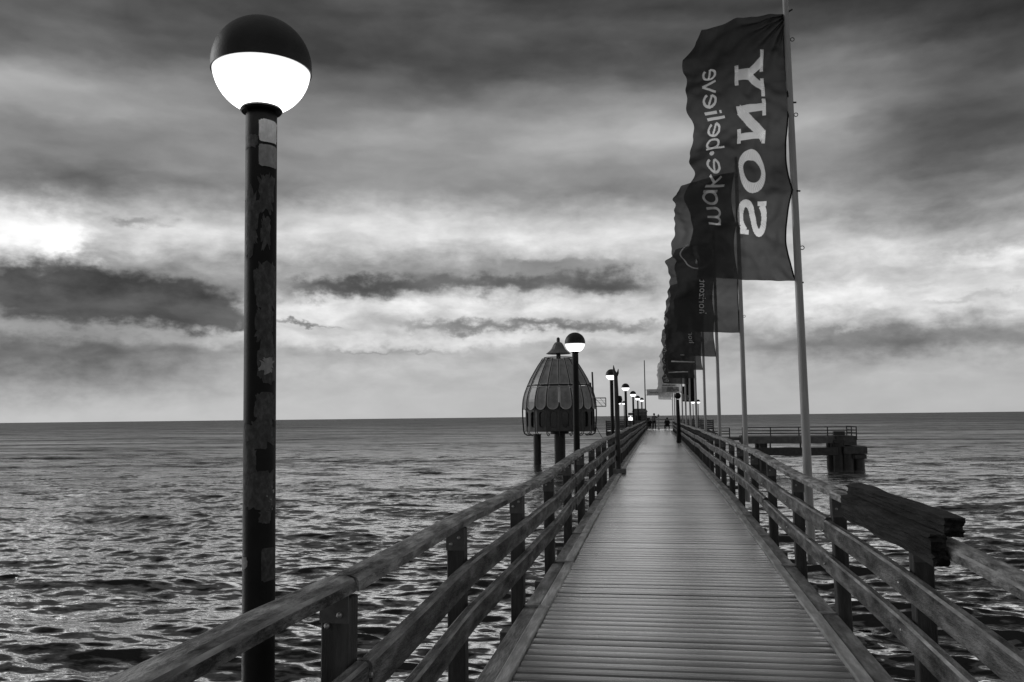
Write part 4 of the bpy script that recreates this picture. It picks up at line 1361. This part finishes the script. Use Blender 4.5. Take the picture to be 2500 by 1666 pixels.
# stairs rail near the third pole
sr = empty('stair_rail', (2.6, 58.0, zd(58))); tag(sr, 'dark sloping handrail of steps going down on the right of the boardwalk', 'handrail')
MB().bar((0, 0, .86), (.0 + 1.2, -1.6, .25), .06, .07).build('handrail', 'wood_upright', sr)
MB().bar((0, 0, .45), (1.2, -1.6, -.16), .05, .06).build('handrail', 'wood_upright', sr)
MB().box(-.04, .04, -.04, .04, -.8, .9).build('post', 'wood_upright', sr)
MB().box(1.16, 1.24, -1.64, -1.56, -1.6, .27).build('post', 'wood_upright', sr)
for i in range(4):
    MB().box(-.5 + .3 * i, -.15 + .3 * i, -.9 - .4 * i, .0 - .4 * i, -.3 - .2 * i, -.25 - .2 * i).build('step', 'wood_across', sr)
MB().box(-1.0, -.5, -.8, .1, -.35, -.08).build('landing', 'wood_across', sr)
# telescope
ts = empty('viewing_telescope', (.10, 95.6, ZH)); tag(ts, 'pale coin telescope on a column in front of the far railing', 'telescope')
MB().lathe([(.14, 0), (.12, .05), (.07, .12), (.065, 1.15), (.09, 1.2)], 12, cap_top=True).build('column', 'pole_alu', ts, smooth=True)
MB().lathe([(.10 * math.cos(t), .18 * math.sin(t)) for t in np.linspace(R(-88), R(88), 9)], 12).build('housing', 'steel', ts, smooth=True, loc=(0, 0, 1.47))
MB().tube((-.06, -.16, 1.46), (-.06, .22, 1.50), .045, .055, 10).build('barrel', 'dark_paint', ts, smooth=True)
MB().tube((.06, -.16, 1.46), (.06, .22, 1.50), .045, .055, 10).build('barrel', 'dark_paint', ts, smooth=True)

# ------------------------------------------------------------------ people at the far end
def skinned(name, verts, edges, mat, parent=None, root=0):
    me = bpy.data.meshes.new(name)
    me.from_pydata([v[:3] for v in verts], edges, [])
    o = place(name, me, parent)
    md = o.modifiers.new('skin', 'SKIN')
    md.use_smooth_shade = True
    sl = me.skin_vertices[0].data
    for i, v in enumerate(verts):
        r = v[3]
        sl[i].radius = (r, r) if not isinstance(r, tuple) else r
        sl[i].use_root = (i == root)
    ss_ = o.modifiers.new('sub', 'SUBSURF'); ss_.levels = 2; ss_.render_levels = 2
    me.materials.append(MATS[mat])
    return o
def person(loc_, rz, label, joints, mats, seat=None):
    J = joints
    root = empty('person', loc_, rz)
    tag(root, label, 'person', 'people at the end of the pier')
    body_v = [(*J['pel'], .13), (*J['waist'], .125), (*J['chest'], .155), (*J['neck'], .06), (*J['headb'], .085), (*J['headt'], .09)]
    E_ = [(0, 1), (1, 2), (2, 3), (3, 4), (4, 5)]
    def chain(start, pts):
        i = start
        for p in pts:
            body_v.append(p); E_.append((i, len(body_v) - 1)); i = len(body_v) - 1
        return i
    for s in ('l', 'r'):
        chain(2, [(*J['sh' + s], .062), (*J['el' + s], .045), (*J['wr' + s], .032), (*J['ha' + s], .036)])
        chain(0, [(*J['hip' + s], .088), (*J['kn' + s], .060), (*J['an' + s], .040), (*J['to' + s], .038)])
    b = skinned('body', body_v, E_, mats[2], root)
    # jacket
    jv = [(*J['pel'], .155), (*J['waist'], .155), (*J['chest'], .182), (*[a * .6 + b_ * .4 for a, b_ in zip(J['chest'], J['neck'])], .11)]
    je = [(0, 1), (1, 2), (2, 3)]
    for s in ('l', 'r'):
        st0 = 2
        for nm, r in (('sh', .080), ('el', .062), ('wr', .048)):
            jv.append((*J[nm + s], r)); je.append((st0, len(jv) - 1)); st0 = len(jv) - 1
    skinned('jacket', jv, je, mats[0], root)
    tv = [(*J['pel'], .135)]; te = []
    for s in ('l', 'r'):
        st0 = 0
        for nm, r in (('hip', .100), ('kn', .072), ('an', .056)):
            tv.append((*J[nm + s], r)); te.append((st0, len(tv) - 1)); st0 = len(tv) - 1
    skinned('trousers', tv, te, mats[1], root)
    hb, ht = Vector(J['headb']), Vector(J['headt'])
    c = (hb + ht) / 2 + (ht - hb).normalized() * .03
    f = Vector(J.get('face', (0, 1, 0)))
    hm = MB().lathe([(.112 * math.cos(t), .125 * math.sin(t)) for t in np.linspace(R(-50), R(88), 9)], 14)
    place('hair', hm.mesh('hair', 'hair', True), root, tuple(c - f * .025))
    fm = MB()
    for sx in (-1, 1):
        fm.lathe([(.014 * math.cos(t), .014 * math.sin(t)) for t in np.linspace(R(-88), R(88), 5)], 8, sx * .035, 0)
    fm.add([(-.012, 0, -.01), (.012, 0, -.01), (0, .03, -.045), (0, 0, -.05)], [(0, 1, 2), (1, 3, 2), (0, 2, 3)])
    fm.add([(-.03, -.002, -.075), (.03, -.002, -.075), (.03, .004, -.088), (-.03, .004, -.088)], [(0, 1, 2, 3)])
    place('face', fm.mesh('face', 'hair'), root, tuple((hb + ht) / 2 + f * .098))
    return root
stand = dict(pel=(0, 0, .93), waist=(0, .0, 1.10), chest=(0, .02, 1.32), neck=(0, .03, 1.48), headb=(0, .04, 1.55), headt=(0, .05, 1.66),
             shl=(-.17, .02, 1.40), ell=(-.24, .03, 1.13), wrl=(-.22, .14, .92), hal=(-.21, .17, .84),
             shr=(.17, .02, 1.40), elr=(.27, .18, 1.22), wrr=(.33, .40, 1.28), har=(.34, .48, 1.31),
             hipl=(-.09, 0, .88), knl=(-.10, .02, .48), anl=(-.11, -.01, .08), tol=(-.12, .14, .04),
             hipr=(.09, 0, .88), knr=(.10, .02, .48), anr=(.11, -.01, .08), tor=(.12, .14, .04))
person((-.36, 94.6, ZH), R(-8), 'person standing in a light jacket and dark trousers, one hand at the telescope', stand, ('cloth_grey', 'cloth_dark', 'skin'))
sit = dict(pel=(0, 0, .46), waist=(0, .02, .62), chest=(0, .07, .86), neck=(0, .11, 1.02), headb=(0, .13, 1.09), headt=(0, .14, 1.20),
           shl=(-.19, .07, .94), ell=(-.26, .12, .68), wrl=(-.16, .32, .58), hal=(-.12, .38, .57),
           shr=(.19, .07, .94), elr=(.26, .12, .68), wrr=(.16, .32, .58), har=(.12, .38, .57),
           hipl=(-.10, .02, .46), knl=(-.24, .36, .47), anl=(-.26, .28, .08), tol=(-.31, .40, .04),
           hipr=(.10, .02, .46), knr=(.22, .38, .47), anr=(.22, .30, .08), tor=(.26, .42, .04))
person((1.02, 94.2, ZH), R(4), 'person in dark clothes sitting low with their back to the boardwalk, at right', sit, ('cloth_dark', 'cloth_dark', 'skin'))
stl = empty('stool', (1.02, 94.2, ZH)); tag(stl, 'low dark stool under the seated person at the end of the pier', 'stool')
MB().box(-.2, .2, -.18, .2, .27, .32).build('seat', 'wood_across', stl)
for sx in (-.16, .16):
    for sy in (-.14, .16):
        MB().box(sx - .02, sx + .02, sy - .02, sy + .02, 0, .27).build('leg', 'wood_upright', stl)
lean = dict(pel=(0, 0, .86), waist=(-.03, .08, 1.00), chest=(-.08, .22, 1.16), neck=(-.12, .32, 1.27), headb=(-.14, .37, 1.31), headt=(-.16, .42, 1.41),
            shl=(-.24, .18, 1.20), ell=(-.34, .30, .98), wrl=(-.30, .50, 1.00), hal=(-.28, .56, 1.01),
            shr=(.08, .26, 1.20), elr=(.10, .42, .98), wrr=(-.02, .56, 1.01), har=(-.06, .60, 1.02),
            hipl=(-.09, 0, .82), knl=(-.10, .05, .45), anl=(-.11, -.04, .08), tol=(-.12, .11, .04),
            hipr=(.09, 0, .82), knr=(.10, .06, .45), anr=(.12, -.02, .08), tor=(.13, .13, .04))
person((-.98, 92.6, ZH), R(28), 'person in dark clothes bending forward beside the left railing end', lean, ('cloth_dark', 'cloth_dark', 'skin'))
sit2 = {k: (v[0], v[1], v[2]) for k, v in sit.items()}
person((-.86, 95.2, ZH), R(20), 'person in dark clothes crouching behind the bending one at far left', sit2, ('cloth_dark', 'cloth_dark', 'skin'))
st2 = copy_tree(stl); st2.location = (-.86, 95.2, ZH)
st2['label'] = 'low dark stool under the person sitting at far left'
tag(stl, group='stools at the end of the pier'); tag(st2, group='stools at the end of the pier')
